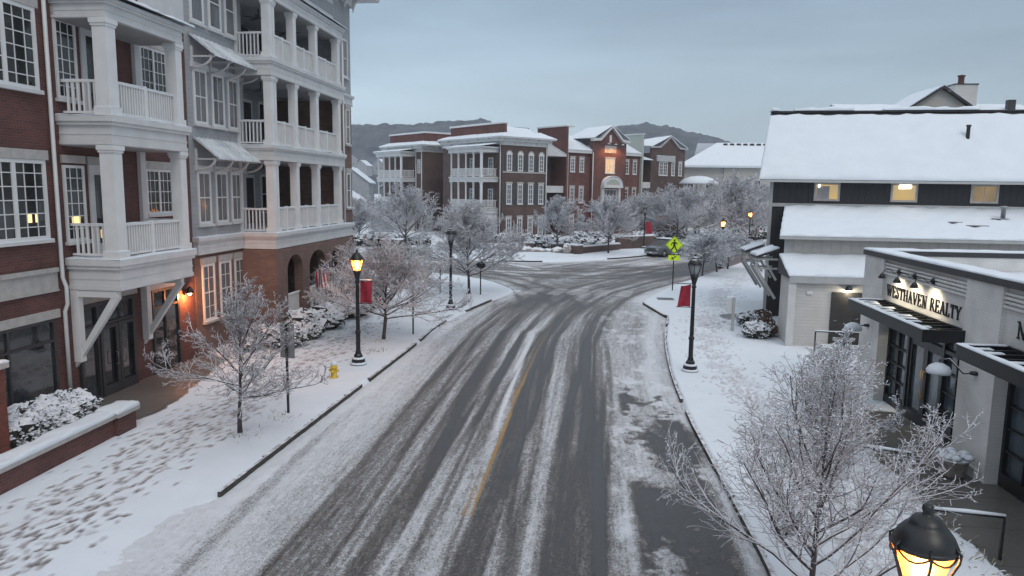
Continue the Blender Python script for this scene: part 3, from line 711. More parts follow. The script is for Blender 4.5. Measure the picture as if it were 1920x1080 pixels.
def railing(par, fr, p0, p1, z0, h=.98, gap=.13, newel=(), mat='bright_trim', snow=True, bw=.045, name='railing'):
    (ua, va), (ub, vb) = p0, p1; b = MB(fr); L = math.hypot(ub-ua, vb-va)
    at = lambda t: (ua+(ub-ua)*t, va+(vb-va)*t)
    b.bar((ua, va, z0+h-.03), (ub, vb, z0+h-.03), .085, .06); b.bar((ua, va, z0+.11), (ub, vb, z0+.11), .06, .06)
    n = max(1, int(L/gap))
    for i in range(1, n):
        u, v = at(i/n); b.box(u-bw/2, u+bw/2, v-bw/2, v+bw/2, z0+.14, z0+h-.06)
    for t in newel:
        u, v = at(t); b.box(u-.06, u+.06, v-.06, v+.06, z0+.01, z0+h+.05)
    if snow:
        d = Vector((ub-ua, vb-va)).normalized(); px, py = -d.y*.045, d.x*.045
        b.patch((ua+px, va+py, z0+h), (ub+px, vb+py, z0+h), (ub-px, vb-py, z0+h), (ua-px, va-py, z0+h), .022, int(L*4)+2, 1, 1, .03, .6, sd_())
    return b.build(name, [mat, 'snow'], par)
def column(par, fr, u, v, z0, z1, w=.36, mat='bright_trim', snow=False):
    b = MB(fr); h = w/2
    b.box(u-h, u+h, v-h, v+h, z0+.22, z1-.2); b.box(u-h-.045, u+h+.045, v-h-.045, v+h+.045, z0, z0+.22)
    b.box(u-h-.03, u+h+.03, v-h-.03, v+h+.03, z1-.2, z1-.13); b.box(u-h-.055, u+h+.055, v-h-.055, v+h+.055, z1-.13, z1)
    if snow: b.patch((u-h-.04, v-h-.04, z0+.22), (u+h+.04, v-h-.04, z0+.22), (u+h+.04, v+h+.04, z0+.22), (u-h-.04, v+h+.04, z0+.22), .03, 2, 2, 1, .04, .3, sd_())
    return b.build('column', [mat, 'snow'], par)
def deck(par, fr, u0, u1, v0, v1, z0, z1, mat='white_trim', name='deck', lip=.12, snow=True):
    b = MB(fr); H = z1-z0
    b.box(u0, u1, v0, v1, z0, z1-H*.22); b.box(u0-lip*.6, u1+lip*.6, v0, v1+lip*.6, z1-H*.32, z1-H*.2)
    b.box(u0-lip, u1+lip, v0, v1+lip, z1-H*.2, z1)
    b.box(u0-.025, u1+.025, v0, v1+.025, z0+H*.02, z0+H*.16); b.box(u0-.015, u1+.015, v0, v1+.015, z0+H*.36, z0+H*.42)
    o = b.build(name, [mat], par)
    if snow:
        b = MB(fr); b.patch((u0-lip, v0, z1), (u1+lip, v0, z1), (u1+lip, v1+lip, z1), (u0-lip, v1+lip, z1), .035, 14, 4, 0, .06, .6, sd_()); b.build('snow', 'snow', o)
    return o
def downspout(par, fr, pts, r=.055, mat='white_trim'):
    return MB(fr).tube(pts, r, 8).build('downspout', mat, par)
def xfan(par, fr, u, v, z):
    b = MB(fr); b.tube([(u, v, z), (u, v, z-.32)], .025, 6); b.lathe([(.02, z-.5), (.11, z-.44), (.11, z-.34), (.03, z-.3)], 0, 0, 10) if False else None
    for k in range(5):
        a = k*2*math.pi/5; p = fr(u, v, z-.36); q = p + Vector((math.cos(a)*.65, math.sin(a)*.65, 0)); b.bar(p, q, .13, .012, 0, True)
    return b.build('ceiling_fan', 'black_metal', par)

# ------------------------------------------------------------------ left: brick apartments with corner balcony
FL = Fr(-14.7, 0, 0, 1)
A = thing('apartment_building', 'red brick apartment building with white corner balconies and dark shopfronts at the left edge', 'building', (-18, 18, 0))
b = MB(FL); b.box(6, 18.95, -11, 0, 0, 17.5); b.box(18.951, 25.55, -11, 0, 0, 17.5); b.build('wall', 'brick_red', A)
b = MB(FL); b.box(6, 18.5, 0, .05, 3.6, 4.2); b.box(6, 18.5, .05, .11, 4.14, 4.26); b.box(6, 18.5, .05, .08, 3.6, 3.66); b.build('stone_band', 'stone', A)
# upper windows
for z, h, m in ((5.05, 2.12, 'glass'), (8.98, 2.12, 'glass'), (12.9, 2.1, 'glass')):
    for u in (17.22, 13.4):
        w = window(A, FL, u, z, 2.2, h, 3, 6, 0, m, split=2, fw_=.10, d=.07, sill='white_trim', lintel=None, bar_=.026, hung=False)
        MB(FL).box(u-1.2, u+1.2, 0, .09, z+h+.004, z+h+.26).build('lintel', 'stone', w)
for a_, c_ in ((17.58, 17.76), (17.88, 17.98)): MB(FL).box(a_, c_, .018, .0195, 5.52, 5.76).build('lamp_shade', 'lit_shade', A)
# shop window left
def shop(par, fr, u0, u1, z0, z1, tr, div, v=0, glass='shop_glass', fm='dark_metal', kick=0, name='shop_window', fw_=.08, d=.07):
    b = MB(fr); b.box(u0+.03, u1-.03, v-.008, v+.012, z0+.03, z1-.03); o = b.build(name, glass, par)
    b = MB(fr); b.box(u0, u0+fw_, v, v+d, z0, z1); b.box(u1-fw_, u1, v, v+d, z0, z1); b.box(u0+fw_, u1-fw_, v, v+d-.003, z1-fw_, z1); b.box(u0+fw_, u1-fw_, v, v+d-.003, z0, z0+fw_+kick)
    for t in tr: b.box(u0+fw_, u1-fw_, v, v+d-.006, t-.035, t+.035)
    for x in div: b.box(x-.035, x+.035, v, v+d-.009, z0+fw_, z1-fw_)
    b.build('frame', fm, o); return o
shop(A, FL, 15.3, 18.25, .35, 2.86, [2.25], [16.6], 0)
MB(FL).box(14.9, 18.48, 0, .07, 2.865, 3.1).build('header', 'stone', A)
shop(A, FL, 9.5, 13.4, .35, 2.86, [2.25], [11.4], 0)
# entrance with double doors
e = shop(A, FL, 19.15, 21.75, .08, 3.05, [2.35], [19.95], .0, fw_=.12, d=.10, name='shop_entrance')
for u in (20.0, 20.86):
    b = MB(FL); b.box(u+.01, u+.13, .07, .12, .1, 2.3); b.box(u+.72, u+.84, .07, .12, .1, 2.3); b.box(u+.13, u+.72, .07, .118, .1, .42); b.box(u+.13, u+.72, .07, .118, 2.18, 2.3)
    dr = b.build('door', 'dark_metal', A); hu = u+.66 if u < 20.5 else u+.18
    MB(FL).tube([(hu, .12, 1.0), (hu, .19, 1.02), (hu, .19, 1.38), (hu, .12, 1.4)], .016, 6).build('handle', 'grey_metal', dr)
MB(FL).box(19.05, 21.95, 0, .08, 3.055, 3.3).build('header', 'stone', A)
b = MB(FL); b.box(19.55, 20.9, .01, .05, 3.36, 3.52, 0)
for i in range(9): b.box(19.6+i*.145, 19.6+i*.145+.085, .05, .06, 3.385+.02*(i % 2), 3.49, 1)
b.build('sign_board', ['dark_stain', 'gold_sign'], A)
shop(A, FL, 22.75, 24.35, .1, 3.02, [2.4], [23.5], 0, fw_=.09)
MB(FL).box(22.6, 24.5, 0, .08, 3.025, 3.28).build('header', 'stone', A)
# house number beside the sconce: 43
b = MB(FL)
def seg7(b, pts, fr_w=.035, v=.02): 
    for a, c in zip(pts[:-1], pts[1:]): b.bar((a[0], v, a[1]), (c[0], v, c[1]), fr_w, .03)
seg7(b, [(24.62, 3.78), (24.50, 3.62), (24.68, 3.62)]); seg7(b, [(24.62, 3.72), (24.62, 3.5)])
seg7(b, [(24.76, 3.76), (24.86, 3.78), (24.92, 3.72), (24.86, 3.65), (24.80, 3.64)]); seg7(b, [(24.86, 3.65), (24.93, 3.58), (24.87, 3.5), (24.76, 3.52)])
b.build('house_number', 'white_trim', A)
downspout(A, FL, [(18.62, .1, 17), (18.62, .1, 3.95), (18.66, .16, 3.7), (18.66, .16, 3.2), (18.62, .1, 3.0), (18.62, .1, .1)])
# balconies
U0, U1, V1 = 19.0, 22.75, 1.6
deck(A, FL, U0, U1, 0, V1-.05, 3.55, 4.45); deck(A, FL, U0, U1, 0, V1-.05, 7.62, 8.42)
o = deck(A, FL, U0, U1, 0, V1-.05, 11.0, 11.55, name='balcony_roof', snow=False)
b = MB(FL); b.patch((U0-.2, 0, 12.0), (U1+.2, 0, 12.0), (U1+.28, V1+.25, 11.58), (U0-.28, V1+.25, 11.58), .09, 22, 6, 0, .1, .7, 5); b.build('snow', 'snow', o)
for za, zb in ((4.45, 7.62), (8.42, 11.0)):
    column(A, FL, U0+.2, V1-.25, za, zb, .40, snow=True); column(A, FL, U1-.2, V1-.25, za, zb, .34)
    MB(FL).box(U1-.32, U1-.04, 0, .12, za, zb).build('pilaster', 'white_trim', A)
    railing(A, FL, (U0+.2, .03), (U0+.2, V1-.45), za, gap=.15, bw=.055); railing(A, FL, (U0+.42, V1-.25), (U1-.38, V1-.25), za, newel=(.5,), gap=.12, bw=.05)
    railing(A, FL, (U1-.2, .03), (U1-.2, V1-.45), za, gap=.15)
    z = za+.12
    window(A, FL, 19.42, z+.35, .84, 2.15, 3, 6, 0, 'glass', fw_=.08, sill='white_trim', bar_=.024, hung=False)
    dr = MB(FL).box(20.05, 20.98, 0, .06, za+.02, z+2.55).build('balcony_door', 'white_trim', A); MB(FL).box(20.25, 20.80, .06, .075, za+.35, z+2.25).build('pane', 'glass', dr)
    MB(FL).tube([(20.89, .075, za+1.1), (20.89, .12, za+1.12), (20.84, .12, za+1.12)], .014, 6).build('handle', 'dark_metal', dr)
    window(A, FL, 23.55, z+1.0, 1.5, 1.5, 3, 4, 0, 'glass', fw_=.08, sill='white_trim', split=2, bar_=.024, lintel='stone', hung=False)
    for uu0, uu1 in ((18.97, 19.9), (20.0, 21.05)): MB(FL).box(uu0, uu1, 0, .07, z+2.56, z+2.78).build('lintel', 'stone', A)
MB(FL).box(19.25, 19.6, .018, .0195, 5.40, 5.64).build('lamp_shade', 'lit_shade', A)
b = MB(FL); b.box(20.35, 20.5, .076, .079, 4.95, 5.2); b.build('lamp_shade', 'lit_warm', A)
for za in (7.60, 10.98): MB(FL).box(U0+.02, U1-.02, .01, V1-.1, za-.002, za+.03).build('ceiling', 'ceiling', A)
for u in (19.1, 22.35):   # big timber brackets under the balcony
    b = MB(FL); b.box(u-.11, u+.11, 0, .22, 1.45, 3.55); b.box(u-.09, u+.09, .22, 1.42, 3.36, 3.545)
    b.prism([(0, 1.28), (.0, 1.52), (1.22, 3.36), (1.46, 3.36)], u-.075, u+.075, 0, 'vz'); b.build('bracket', 'bright_trim', A)
# far end: white roof band over the balcony, then grey boards
MB(FL).box(22.9, 25.5, .0, .06, 12.3, 13.4).build('stone_band', 'white_trim', A)

# ------------------------------------------------------------------ grey clapboard building with the three-storey porch
B = thing('apartment_building', 'grey clapboard apartment building with a three-storey white columned porch over a brick arcade', 'building', (-18, 33, 0))
PX = 1.6   # porch face, metres out from FL
b = MB(FL); b.box(25.551, 41, -11, -2.2, 0, 16.9, 0); b.box(25.551, 29.95, -2.199, 0, 3.9, 17.2, 0); b.build('wall', 'clapboard', B)
b = MB(FL); b.box(25.551, 29.2, -2.199, .02, 0, 3.9, 0)
# brick arcade under the porch
def arch_wall(b, u0, u1, holes, z1, v0, v1, m=0):
    x = u0
    for (a, c, zs, r, zb) in holes:
        b.box(x, a, v0, v1, 0, z1, m); n = 12
        arc = [(a + (c-a)/2*(1-math.cos(math.pi*i/n)), zs + r*math.sin(math.pi*i/n)) for i in range(n+1)]
        b.prism([(a, z1)] + arc + [(c, z1)] if False else arc + [(c, z1), (a, z1)], v0, v1, m)
        if zb > 0: b.box(a, c, v0+.02, v1-.02, 0, zb, m)
        x = c
    b.box(x, u1, v0, v1, 0, z1, m)
arch_wall(b, 29.2, 39.2, [(30.25, 31.95, 2.9, .65, .05), (32.75, 34.9, 2.8, .75, .05), (35.7, 37.6, 2.8, .7, .05)], 3.9, PX-.42, PX, 0)
b.box(29.2, 29.6, .02, PX-.42, 0, 3.9, 0); b.box(38.8, 39.2, -2, PX-.42, 0, 3.9); b.build('arcade', 'brick_brown', B)
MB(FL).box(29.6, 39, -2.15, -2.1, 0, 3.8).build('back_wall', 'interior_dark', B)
for a, c in ((30.25, 31.95), (32.75, 34.9), (35.7, 37.6)): railing(B, FL, (a, PX-.2), (c, PX-.2), .75, 1.05, gap=.11, mat='bright_trim')
for a, c in ((30.25, 31.95), (32.75, 34.9), (35.7, 37.6)): MB(FL).box(a, c, PX-.3, PX-.12, 0, .8).build('plinth', 'white_trim', B)
# white band above ground floor
deck(B, FL, 25.62, 29.2, 0, .16, 3.95, 4.6, name='cornice_band', lip=.1)
# windows
for i, u in enumerate((26.47, 27.78, 29.02)):
    for z in (5.08, 8.83, 12.5): window(B, FL, u, z, .95, 2.02, 1 if z > 12 else 2, 2, 0, 'glass_curtain', fw_=.11, d=.05, sill='white_trim', snow=False)
    for z in (5.08, 8.83): MB(FL).box(u-.6, u+.6, 0, .09, z+2.02, z+2.22).build('header', 'white_trim', B)
    window(B, FL, u, 1.35, .92, 2.2, 2, 4, .02, 'glass_curtain', fw_=.09, lintel='stone', sill='stone')
for z in (7.55, 11.25):      # standing-seam awnings
    b = MB(FL); t, q = z+.78, z+.02
    b.prism([(.02, t), (.02, t-.05), (1.0, q-.05), (1.0, q)], 25.85, 30.0, 0, 'vz')
    for k in range(14): u = 25.88+k*.315; b.bar((u, .03, t+.02), (u, .99, q+.02), .03, .035)
    aw = b.build('awning', 'snowy_metal_roof', B)
    for k in range(4):
        u = 25.98+k*1.3; b = MB(FL); n = 6
        b.tube([(u, .05, z-.42)] + [(u, .05+.75*math.sin(math.pi/2*i/n), z-.42+.45*(1-math.cos(math.pi/2*i/n))) for i in range(1, n+1)], .045, 6); b.box(u-.04, u+.04, 0, .07, z-.5, z+.35); b.bar((u, .03, z-.02+.0), (u, .93, z-.02), .06)
        b.build('bracket', 'white_trim', aw)
# porch decks, columns, rails
PU0, PU1 = 29.25, 38.0; CU = (29.5, 31.95, 34.5, 37.55)
deck(B, FL, PU0, 39.2, -2.15, PX-.05, 3.92, 4.6, name='porch_deck'); deck(B, FL, PU0, PU1, -2.15, PX-.05, 7.62, 8.24, name='porch_deck'); deck(B, FL, PU0, PU1, -2.15, PX-.05, 11.05, 11.76, name='porch_deck')
o = deck(B, FL, PU0, PU1, -2.15, PX-.05, 14.1, 14.7, name='porch_roof', snow=False)
b = MB(FL); b.patch((PU0-.2, .0, 15.2), (PU1+.2, .0, 15.2), (PU1+.3, PX+.2, 14.72), (PU0-.3, PX+.2, 14.72), .05, 26, 5, 0, .1, .6, 15); b.build('snow', 'snow', o)
for za, zb in ((4.6, 7.62), (8.24, 11.05), (11.76, 14.1)):
    for i, u in enumerate(CU):
        column(B, FL, u, PX-.27, za, zb, .32)
        if i == 0: column(B, FL, u+.42, PX-.27, za, zb, .2)
        if i == 3: column(B, FL, u+.36, PX-.27, za, zb, .16)
    for i in range(3): railing(B, FL, (CU[i]+(.54 if i == 0 else .18), PX-.27), (CU[i+1]-.18, PX-.27), za, 1.05, newel=(.5,), gap=.12)
    railing(B, FL, (PU0+.15, .03), (PU0+.15, PX-.45), za, 1.02, gap=.16)
    MB(FL).box(PU0+.05, PU0+.2, 0, .1, za, zb).build('pilaster', 'bright_trim', B)
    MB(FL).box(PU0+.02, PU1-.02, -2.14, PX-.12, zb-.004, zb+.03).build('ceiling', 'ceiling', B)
    for u, w, n in ((30.9, 1.5, 2), (32.7, .8, 1), (36.3, .8, 1), (37.3, .7, 1)):
        window(B, FL, u, za+.55, w, 2.0, 1 if n == 1 else 1, 2, -2.2, 'glass', split=n, fw_=.11, d=.08, snow=False)
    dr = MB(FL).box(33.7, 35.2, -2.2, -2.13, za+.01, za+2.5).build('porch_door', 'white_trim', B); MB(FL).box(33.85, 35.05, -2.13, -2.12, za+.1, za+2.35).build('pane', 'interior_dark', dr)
    xfan(B, FL, 31.2, .2, zb-.0); xfan(B, FL, 34.2, .2, zb)
# end block
b = MB(FL); b.box(38.0, 40.6, -2.199, 1.1, 11.5, 16.4, 0); b.build('end_wall', 'clapboard', B)
b = MB(FL); b.box(38.0, 40.6, -2.199, 1.1, 0, 11.3, 0); b.build('end_wall', 'brick_brown', B)
deck(B, FL, 38.0, 40.7, -2, 1.15, 11.05, 11.62, name='cornice_band', lip=.1, snow=False)
for z in (5.4, 8.9): window(B, FL, 39.9, z, .7, 1.95, 1, 2, 1.1, 'glass_curtain', fw_=.09, lintel='stone', sill='stone')
window(B, FL, 39.6, 12.5, .8, 2.0, 1, 2, 1.1, 'glass_curtain', fw_=.09, sill='white_trim')
downspout(B, FL, [(38.15, PX-.1, 14.0), (38.15, PX-.1, 4.7)], .045, 'bright_trim')
# top cornice with brackets and wide eaves
b = MB(FL); b.box(25.56, 40.9, -2.19, 1.3, 16.401, 16.95); b.box(25.56, 42.0, -4, 2.4, 16.96, 17.15); b.box(25.56, 42.05, -4, 2.5, 17.15, 17.4)
for k in range(12): u = 26.2+k*1.3; b.prism([(1.3, 16.1), (1.3, 16.95), (2.2, 16.95), (1.55, 16.7), (1.4, 16.45)], u, u+.14, 0, 'vz')
b.box(29.2, 38, -2.19, 1.1, 14.7, 16.4); b.build('cornice', 'white_trim', B)
MB(FL).box(29.3, 37.9, 1.1, 1.13, 15.35, 15.9).build('wall_panel', 'clapboard', B)
b = MB(FL); b.box(25.56, 42, -11, 2.4, 17.401, 17.45); b.patch((25.5, -11, 17.45), (42.1, -11, 17.45), (42.1, 2.55, 17.45), (25.5, 2.55, 17.45), .12, 20, 10, 0, .2, .4, 3); b.build('snow', 'snow', B)
# rubble of small things on this side -------------------------------------------------
b = MB(FL); b.box(24.72, 24.88, 0, .1, 2.6, 2.78); b.lathe([(.02, 2.92), (.10, 2.80), (.16, 2.68), (.15, 2.66)], 24.8, .22, 14)
sc_ = thing('wall_lamp', 'lit barn-style wall lamp with warm glow on the red brick beside the shop entrance', 'wall lamp', (-14.5, 24.8, 2.6))
b.build('shade', 'black_metal', sc_); MB(FL).lathe([(.03, 2.58), (.07, 2.62), (.06, 2.66)], 24.8, .22, 10).build('bulb', 'bulb_glow', sc_)
plight('lamp_light', sc_, (-14.42, 24.8, 2.5), 130, (1, .33, .10), .05)

# low brick wall with snow cap and end pier
FW = Fr(-12.35, 0, 0, 1)
wl = thing('garden_wall', 'low red brick wall with a stone cap and thick snow in front of the shop hedge', 'wall', (-12.3, 12, 0))
b = MB(FW); b.box(4, 16.75, 0, .36, -.05, .62); b.box(16.75, 17.5, -.06, .46, -.05, .64); b.build('brickwork', 'brick_red', wl)
b = MB(FW); b.box(3.9, 16.70, -.06, .43, .62, .72); b.box(16.70, 17.58, -.12, .53, .64, .745); b.build('cap', 'stone', wl)
b = MB(FW); b.patch((4, -.07, .72), (16.72, -.07, .72), (16.72, .43, .72), (4, .43, .72), .10, 110, 5, 0, .08, .42, 8); b.patch((16.68, -.12, .745), (17.58, -.12, .745), (17.58, .53, .745), (16.68, .53, .745), .11, 8, 6, 0, .08, .3, 9); b.build('snow', 'snow', wl)
# brick pier with lantern at the left edge
pr_ = thing('brick_pier', 'red brick pier with a snow-covered cap and small black lantern at the left edge', 'pier', (-13.35, 13.85, 0))
b = MB(FW); b.box(13.95, 14.65, -1.38, -.72, 0, 2.42); b.build('brickwork', 'brick_orange', pr_)
b = MB(FW); b.box(13.88, 14.72, -1.45, -.65, 2.42, 2.54, 0); b.patch((13.88, -1.45, 2.54), (14.72, -1.45, 2.54), (14.72, -.65, 2.54), (13.88, -.65, 2.54), .07, 5, 5, 1, .1, .3, 4); b.build('cap', ['stone', 'snow'], pr_)
b = MB(FW); b.lathe([(.12, 2.57), (.13, 2.61), (.05, 2.65), (.05, 2.73), (.11, 2.77), (.13, 2.81), (.14, 2.99), (.17, 3.01), (.10, 3.12), (.03, 3.18), (.02, 3.26)], 14.3, -1.05, 10); b.build('lantern', 'snowy_black', pr_)
plight('lamp_light', pr_, (-12.75, 13.9, 2.9), 8, (1, .45, .2), .05)
# ------------------------------------------------------------------ right: white shop building with the lettered front
FR = Fr(9.0, 0, 0, -1)      # u = +Y, outward = -X
D = thing('shop_building', 'white painted brick shop building with black window frames, flat snowy roof and lettered front', 'building', (13, 18, 0))
ZT = 4.62
b = MB(FR)
b.box(23.3, 24.85, -.5, .0, 0, ZT, 0); b.box(16.75, 18.3, -.5, .0, 0, ZT, 0); b.box(10.0, 11.2, -.5, 0, 0, ZT, 0)
b.box(18.3, 23.3, -.5, -.10, 3.12, ZT, 0); b.box(11.2, 16.75, -.5, -.10, 3.12, ZT, 0)
for i in range(4):           # corbelled courses near the parapet
    z = 4.16 + i*.095
    for a, c in ((18.301, 23.299), (11.201, 16.749)): b.box(a, c, -.10, -.02-.018*(i % 2), z, z+.055, 0)
b.box(24.45, 24.85, -9, -.501, 0, ZT, 0); b.box(10, 24.449, -12, -11.6, 0, ZT, 0)
for a in (23.9, 17.0): b.box(a+.0, a+.35, 0, .09, 0, .35, 0)
b.build('wall', 'brick_white', D)
b = MB(FR); b.box(9.95, 24.93, -.52, .05, ZT+.001, ZT+.16, 0); b.box(24.43, 24.93, -9.1, -.521, ZT+.001, ZT+.16, 0); b.box(10, 24.42, -9.1, -8.8, ZT-.3, ZT+.16); b.build('parapet_coping', 'dark_metal', D)
b = MB(FR); b.patch((9.95, -.52, ZT+.16), (24.93, -.52, ZT+.16), (24.93, .045, ZT+.16), (9.95, .045, ZT+.16), .06, 70, 4, 0, .09, .35, 21)
b.patch((24.43, -9.1, ZT+.16), (24.93, -9.1, ZT+.16), (24.93, -.5, ZT+.16), (24.43, -.5, ZT+.16), .06, 4, 30, 0, .09, .35, 22); b.patch((10, -9.1, ZT+.16), (24.42, -9.1, ZT+.16), (24.42, -8.8, ZT+.16), (10, -8.8, ZT+.16), .06, 30, 4, 0, .09, .3, 23)
b.build('snow', 'snow', D)
b = MB(FR); b.box(10.1, 24.44, -11.6, -.51, 3.7, 4.1); b.build('flat_roof', 'dark_metal', D)
b = MB(FR); b.patch((10.1, -8.79, 4.1), (24.43, -8.79, 4.1), (24.43, -.53, 4.1), (10.1, -.53, 4.1), .08, 40, 20, 0, .1, .6, 24); b.build('snow', 'snow', D)
def shopfront(u0, u1):
    o = MB(FR).box(u0+.02, u1-.02, -.42, -.40, .16, 3.1).build('shop_window', 'glass_blue', D)
    b = MB(FR); v0, v1 = -.42, -.30
    b.box(u0, u0+.1, v0, v1, .12, 3.12); b.box(u1-.1, u1, v0, v1, .12, 3.12); b.box(u0+.1, u1-.1, v0, v1-.003, 3.0, 3.12); b.box(u0+.1, u1-.1, v0, v1-.003, .12, .42)
    b.box(u0+.1, u1-.1, v0, v1-.006, 2.48, 2.58)
    w = (u1-u0)
    for k in (.29, .71): b.box(u0+w*k-.06, u0+w*k+.06, v0, v1+.01, .12, 3.0)
    for s in (0, 1):
        a, c = (u0+.1, u0+w*.29-.06) if s == 0 else (u0+w*.71+.06, u1-.1)
        b.box((a+c)/2-.02, (a+c)/2+.02, v0, v1-.02, .42, 2.48)
        for z in (.95, 1.46, 1.97): b.box(a, c, v0, v1-.024, z-.02, z+.02)
    b.box(u0+w*.5-.03, u0+w*.5+.03, v0, v1-.009, 2.58, 3.0)
    for k in (.145, .855): b.box(u0+w*k-.02, u0+w*k+.02, v0, v1-.02, 2.58, 3.0)
    b.build('frame', 'black_metal', o)
    for s, (a, c) in enumerate(((u0+w*.29+.07, u0+w*.5-.005), (u0+w*.5+.005, u0+w*.71-.07))):
        b = MB(FR); b.box(a, a+.12, -.41, -.33, .14, 2.47); b.box(c-.12, c, -.41, -.33, .14, 2.47); b.box(a+.12, c-.12, -.41, -.333, 2.33, 2.47); b.box(a+.12, c-.12, -.41, -.333, .14, .45)
        d = b.build('door', 'black_metal', D)
        hu = c-.06 if s == 0 else a+.06; MB(FR).tube([(hu, -.33, .9), (hu, -.27, .92), (hu, -.27, 1.7), (hu, -.33, 1.72)], .014, 6).build('handle', 'gold_sign', d)
shopfront(18.3, 23.3); shopfront(11.2, 16.75)
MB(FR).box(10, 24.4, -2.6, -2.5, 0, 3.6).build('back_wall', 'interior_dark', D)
for u0, u1 in ((18.15, 23.25), (11.0, 16.5)):     # black canopies with open slats
    b = MB(FR); V = .98
    b.box(u0, u1, V-.07, V, 3.05, 3.36, 0); b.box(u0, u0+.07, -.1, V-.07, 3.05, 3.36, 0); b.box(u1-.07, u1, -.1, V-.07, 3.05, 3.36, 0); b.box(u0+.07, u1-.07, -.1, -.03, 3.05, 3.355, 0)
    n = int((u1-u0)/.42)
    for i in range(1, n): u = u0+(u1-u0)*i/n; b.box(u-.03, u+.03, -.03, V-.07, 3.1, 3.33, 0)
    cn = b.build('canopy', 'black_metal', D)
    b = MB(FR); b.patch((u0, V-.16, 3.36), (u1, V-.16, 3.36), (u1, V+.01, 3.36), (u0, V+.01, 3.36), .035, 50, 2, 0, .05, .5, sd_()); b.patch((u1-.12, 0, 3.36), (u1, 0, 3.36), (u1, V-.1, 3.36), (u1-.12, V-.1, 3.36), .03, 2, 8, 0, .04, .4, sd_())
    for i in range(1, n):
        u = u0+(u1-u0)*i/n; r_ = rnd.uniform(.2, .8)
        if r_ > .3: b.patch((u-.06, V-.15-r_*.7, 3.335), (u+.10, V-.15-r_*.7, 3.335), (u+.10, V-.12, 3.335), (u-.06, V-.12, 3.335), .035, 2, 5, 0, .04, .4, sd_())
    b.build('snow', 'snow', cn)
# lettering, serif capitals built stroke by stroke
K, T_ = .14, .06
def S_(*p): return p
GL = {
 'W': (1.30, [(((0, 1), (.33, 0)), K), (((.33, 0), (.62, 1)), T_), (((.55, 1), (.90, 0)), K), (((.90, 0), (1.2, 1)), T_)], [(-.1, .22, 1), (.42, .75, 1), (1.05, 1.32, 1)]),
 'E': (.80, [(((.15, 0), (.15, 1)), K), (((.1, .97), (.66, .97)), T_), (((.15, .52), (.50, .52)), T_), (((.1, .03), (.70, .03)), T_), (((.66, 1), (.66, .78)), T_), (((.70, 0), (.70, .24)), T_), (((.50, .64), (.50, .40)), T_)], [(0, .25, 1), (0, .25, 0)]),
 'S': (.74, [(((.58, .76), (.56, .90), (.38, .97), (.2, .94), (.1, .80), (.16, .66), (.34, .55), (.52, .43), (.60, .27), (.52, .10), (.33, .02), (.14, .07), (.08, .26)), .115), (((.62, 1), (.62, .72)), .05), (((.05, 0), (.05, .30)), .05)], []),
 'T': (.86, [(((.43, 0), (.43, 1)), K), (((.03, .97), (.83, .97)), T_), (((.05, 1), (.05, .74)), T_), (((.81, 1), (.81, .74)), T_)], [(.27, .59, 0)]),
 'H': (1.0, [(((.18, 0), (.18, 1)), K), (((.82, 0), (.82, 1)), K), (((.18, .52), (.82, .52)), T_)], [(.02, .34, 0), (.02, .34, 1), (.66, .98, 0), (.66, .98, 1)]),
 'A': (.98, [(((.10, 0), (.48, 1)), T_), (((.45, 1), (.85, 0)), K), (((.22, .33), (.72, .33)), T_)], [(-.02, .24, 0), (.68, 1.0, 0)]),
 'V': (.98, [(((.12, 1), (.50, 0)), K), (((.50, 0), (.86, 1)), T_)], [(-.03, .28, 1), (.72, .99, 1)]),
 'N': (1.04, [(((.18, 0), (.18, 1)), T_), (((.16, 1), (.84, 0)), K), (((.85, 0), (.85, 1)), T_)], [(.02, .34, 0), (-.02, .2, 1), (.70, 1.0, 1)]),
 'R': (.94, [(((.18, 0), (.18, 1)), K), (((.1, .97), (.42, .97), (.60, .88), (.64, .74), (.58, .60), (.40, .52), (.2, .52)), .085), (((.62, .88), (.64, .62)), .10), (((.42, .52), (.84, .02)), K)], [(.02, .34, 0), (.02, .2, 1), (.72, .96, 0)]),
 'L': (.74, [(((.18, 0), (.18, 1)), K), (((.1, .03), (.66, .03)), T_), (((.66, 0), (.66, .26)), T_)], [(.02, .34, 1), (.02, .3, 0)]),
 'Y': (.90, [(((.08, 1), (.45, .48)), K), (((.45, .48), (.82, 1)), T_), (((.45, 0), (.45, .5)), K)], [(-.05, .25, 1), (.68, .96, 1), (.29, .61, 0)]),
 ' ': (.5, [], [])}
def word(par, fr, s, u, v, z, h, du=-1, sq=.72, name='letter', mat='black_paint', gap=.14):
    for ch in s:
        w, st, se = GL[ch]
        if st:
            b = MB(fr); k = 0
            for pts, wd in st:
                for a, c in zip(pts[:-1], pts[1:]):
                    k += 1; b.bar((u+du*a[0]*h*sq, v+.015, z+a[1]*h), (u+du*c[0]*h*sq, v+.015, z+c[1]*h), wd*h*.85, .03+.0004*k)
            for a, c, y in se: k += 1; y = y*.94+.03; b.bar((u+du*a*h*sq, v+.015, z+y*h), (u+du*c*h*sq, v+.015, z+y*h), .055*h, .03+.0004*k)
            b.build(name, mat, par)
        u += du*(w+gap)*h*sq
    return u
wd_tot = sum(GL[c][0]+.14 for c in 'WESTHAVEN REALTY')
word(D, FR, 'WESTHAVEN REALTY', 23.1, -.10, 3.52, .335, sq=(23.1-18.6)/(wd_tot*.335))
word(D, FR, 'NE', 16.25, -.10, 3.58, .36, sq=.9)
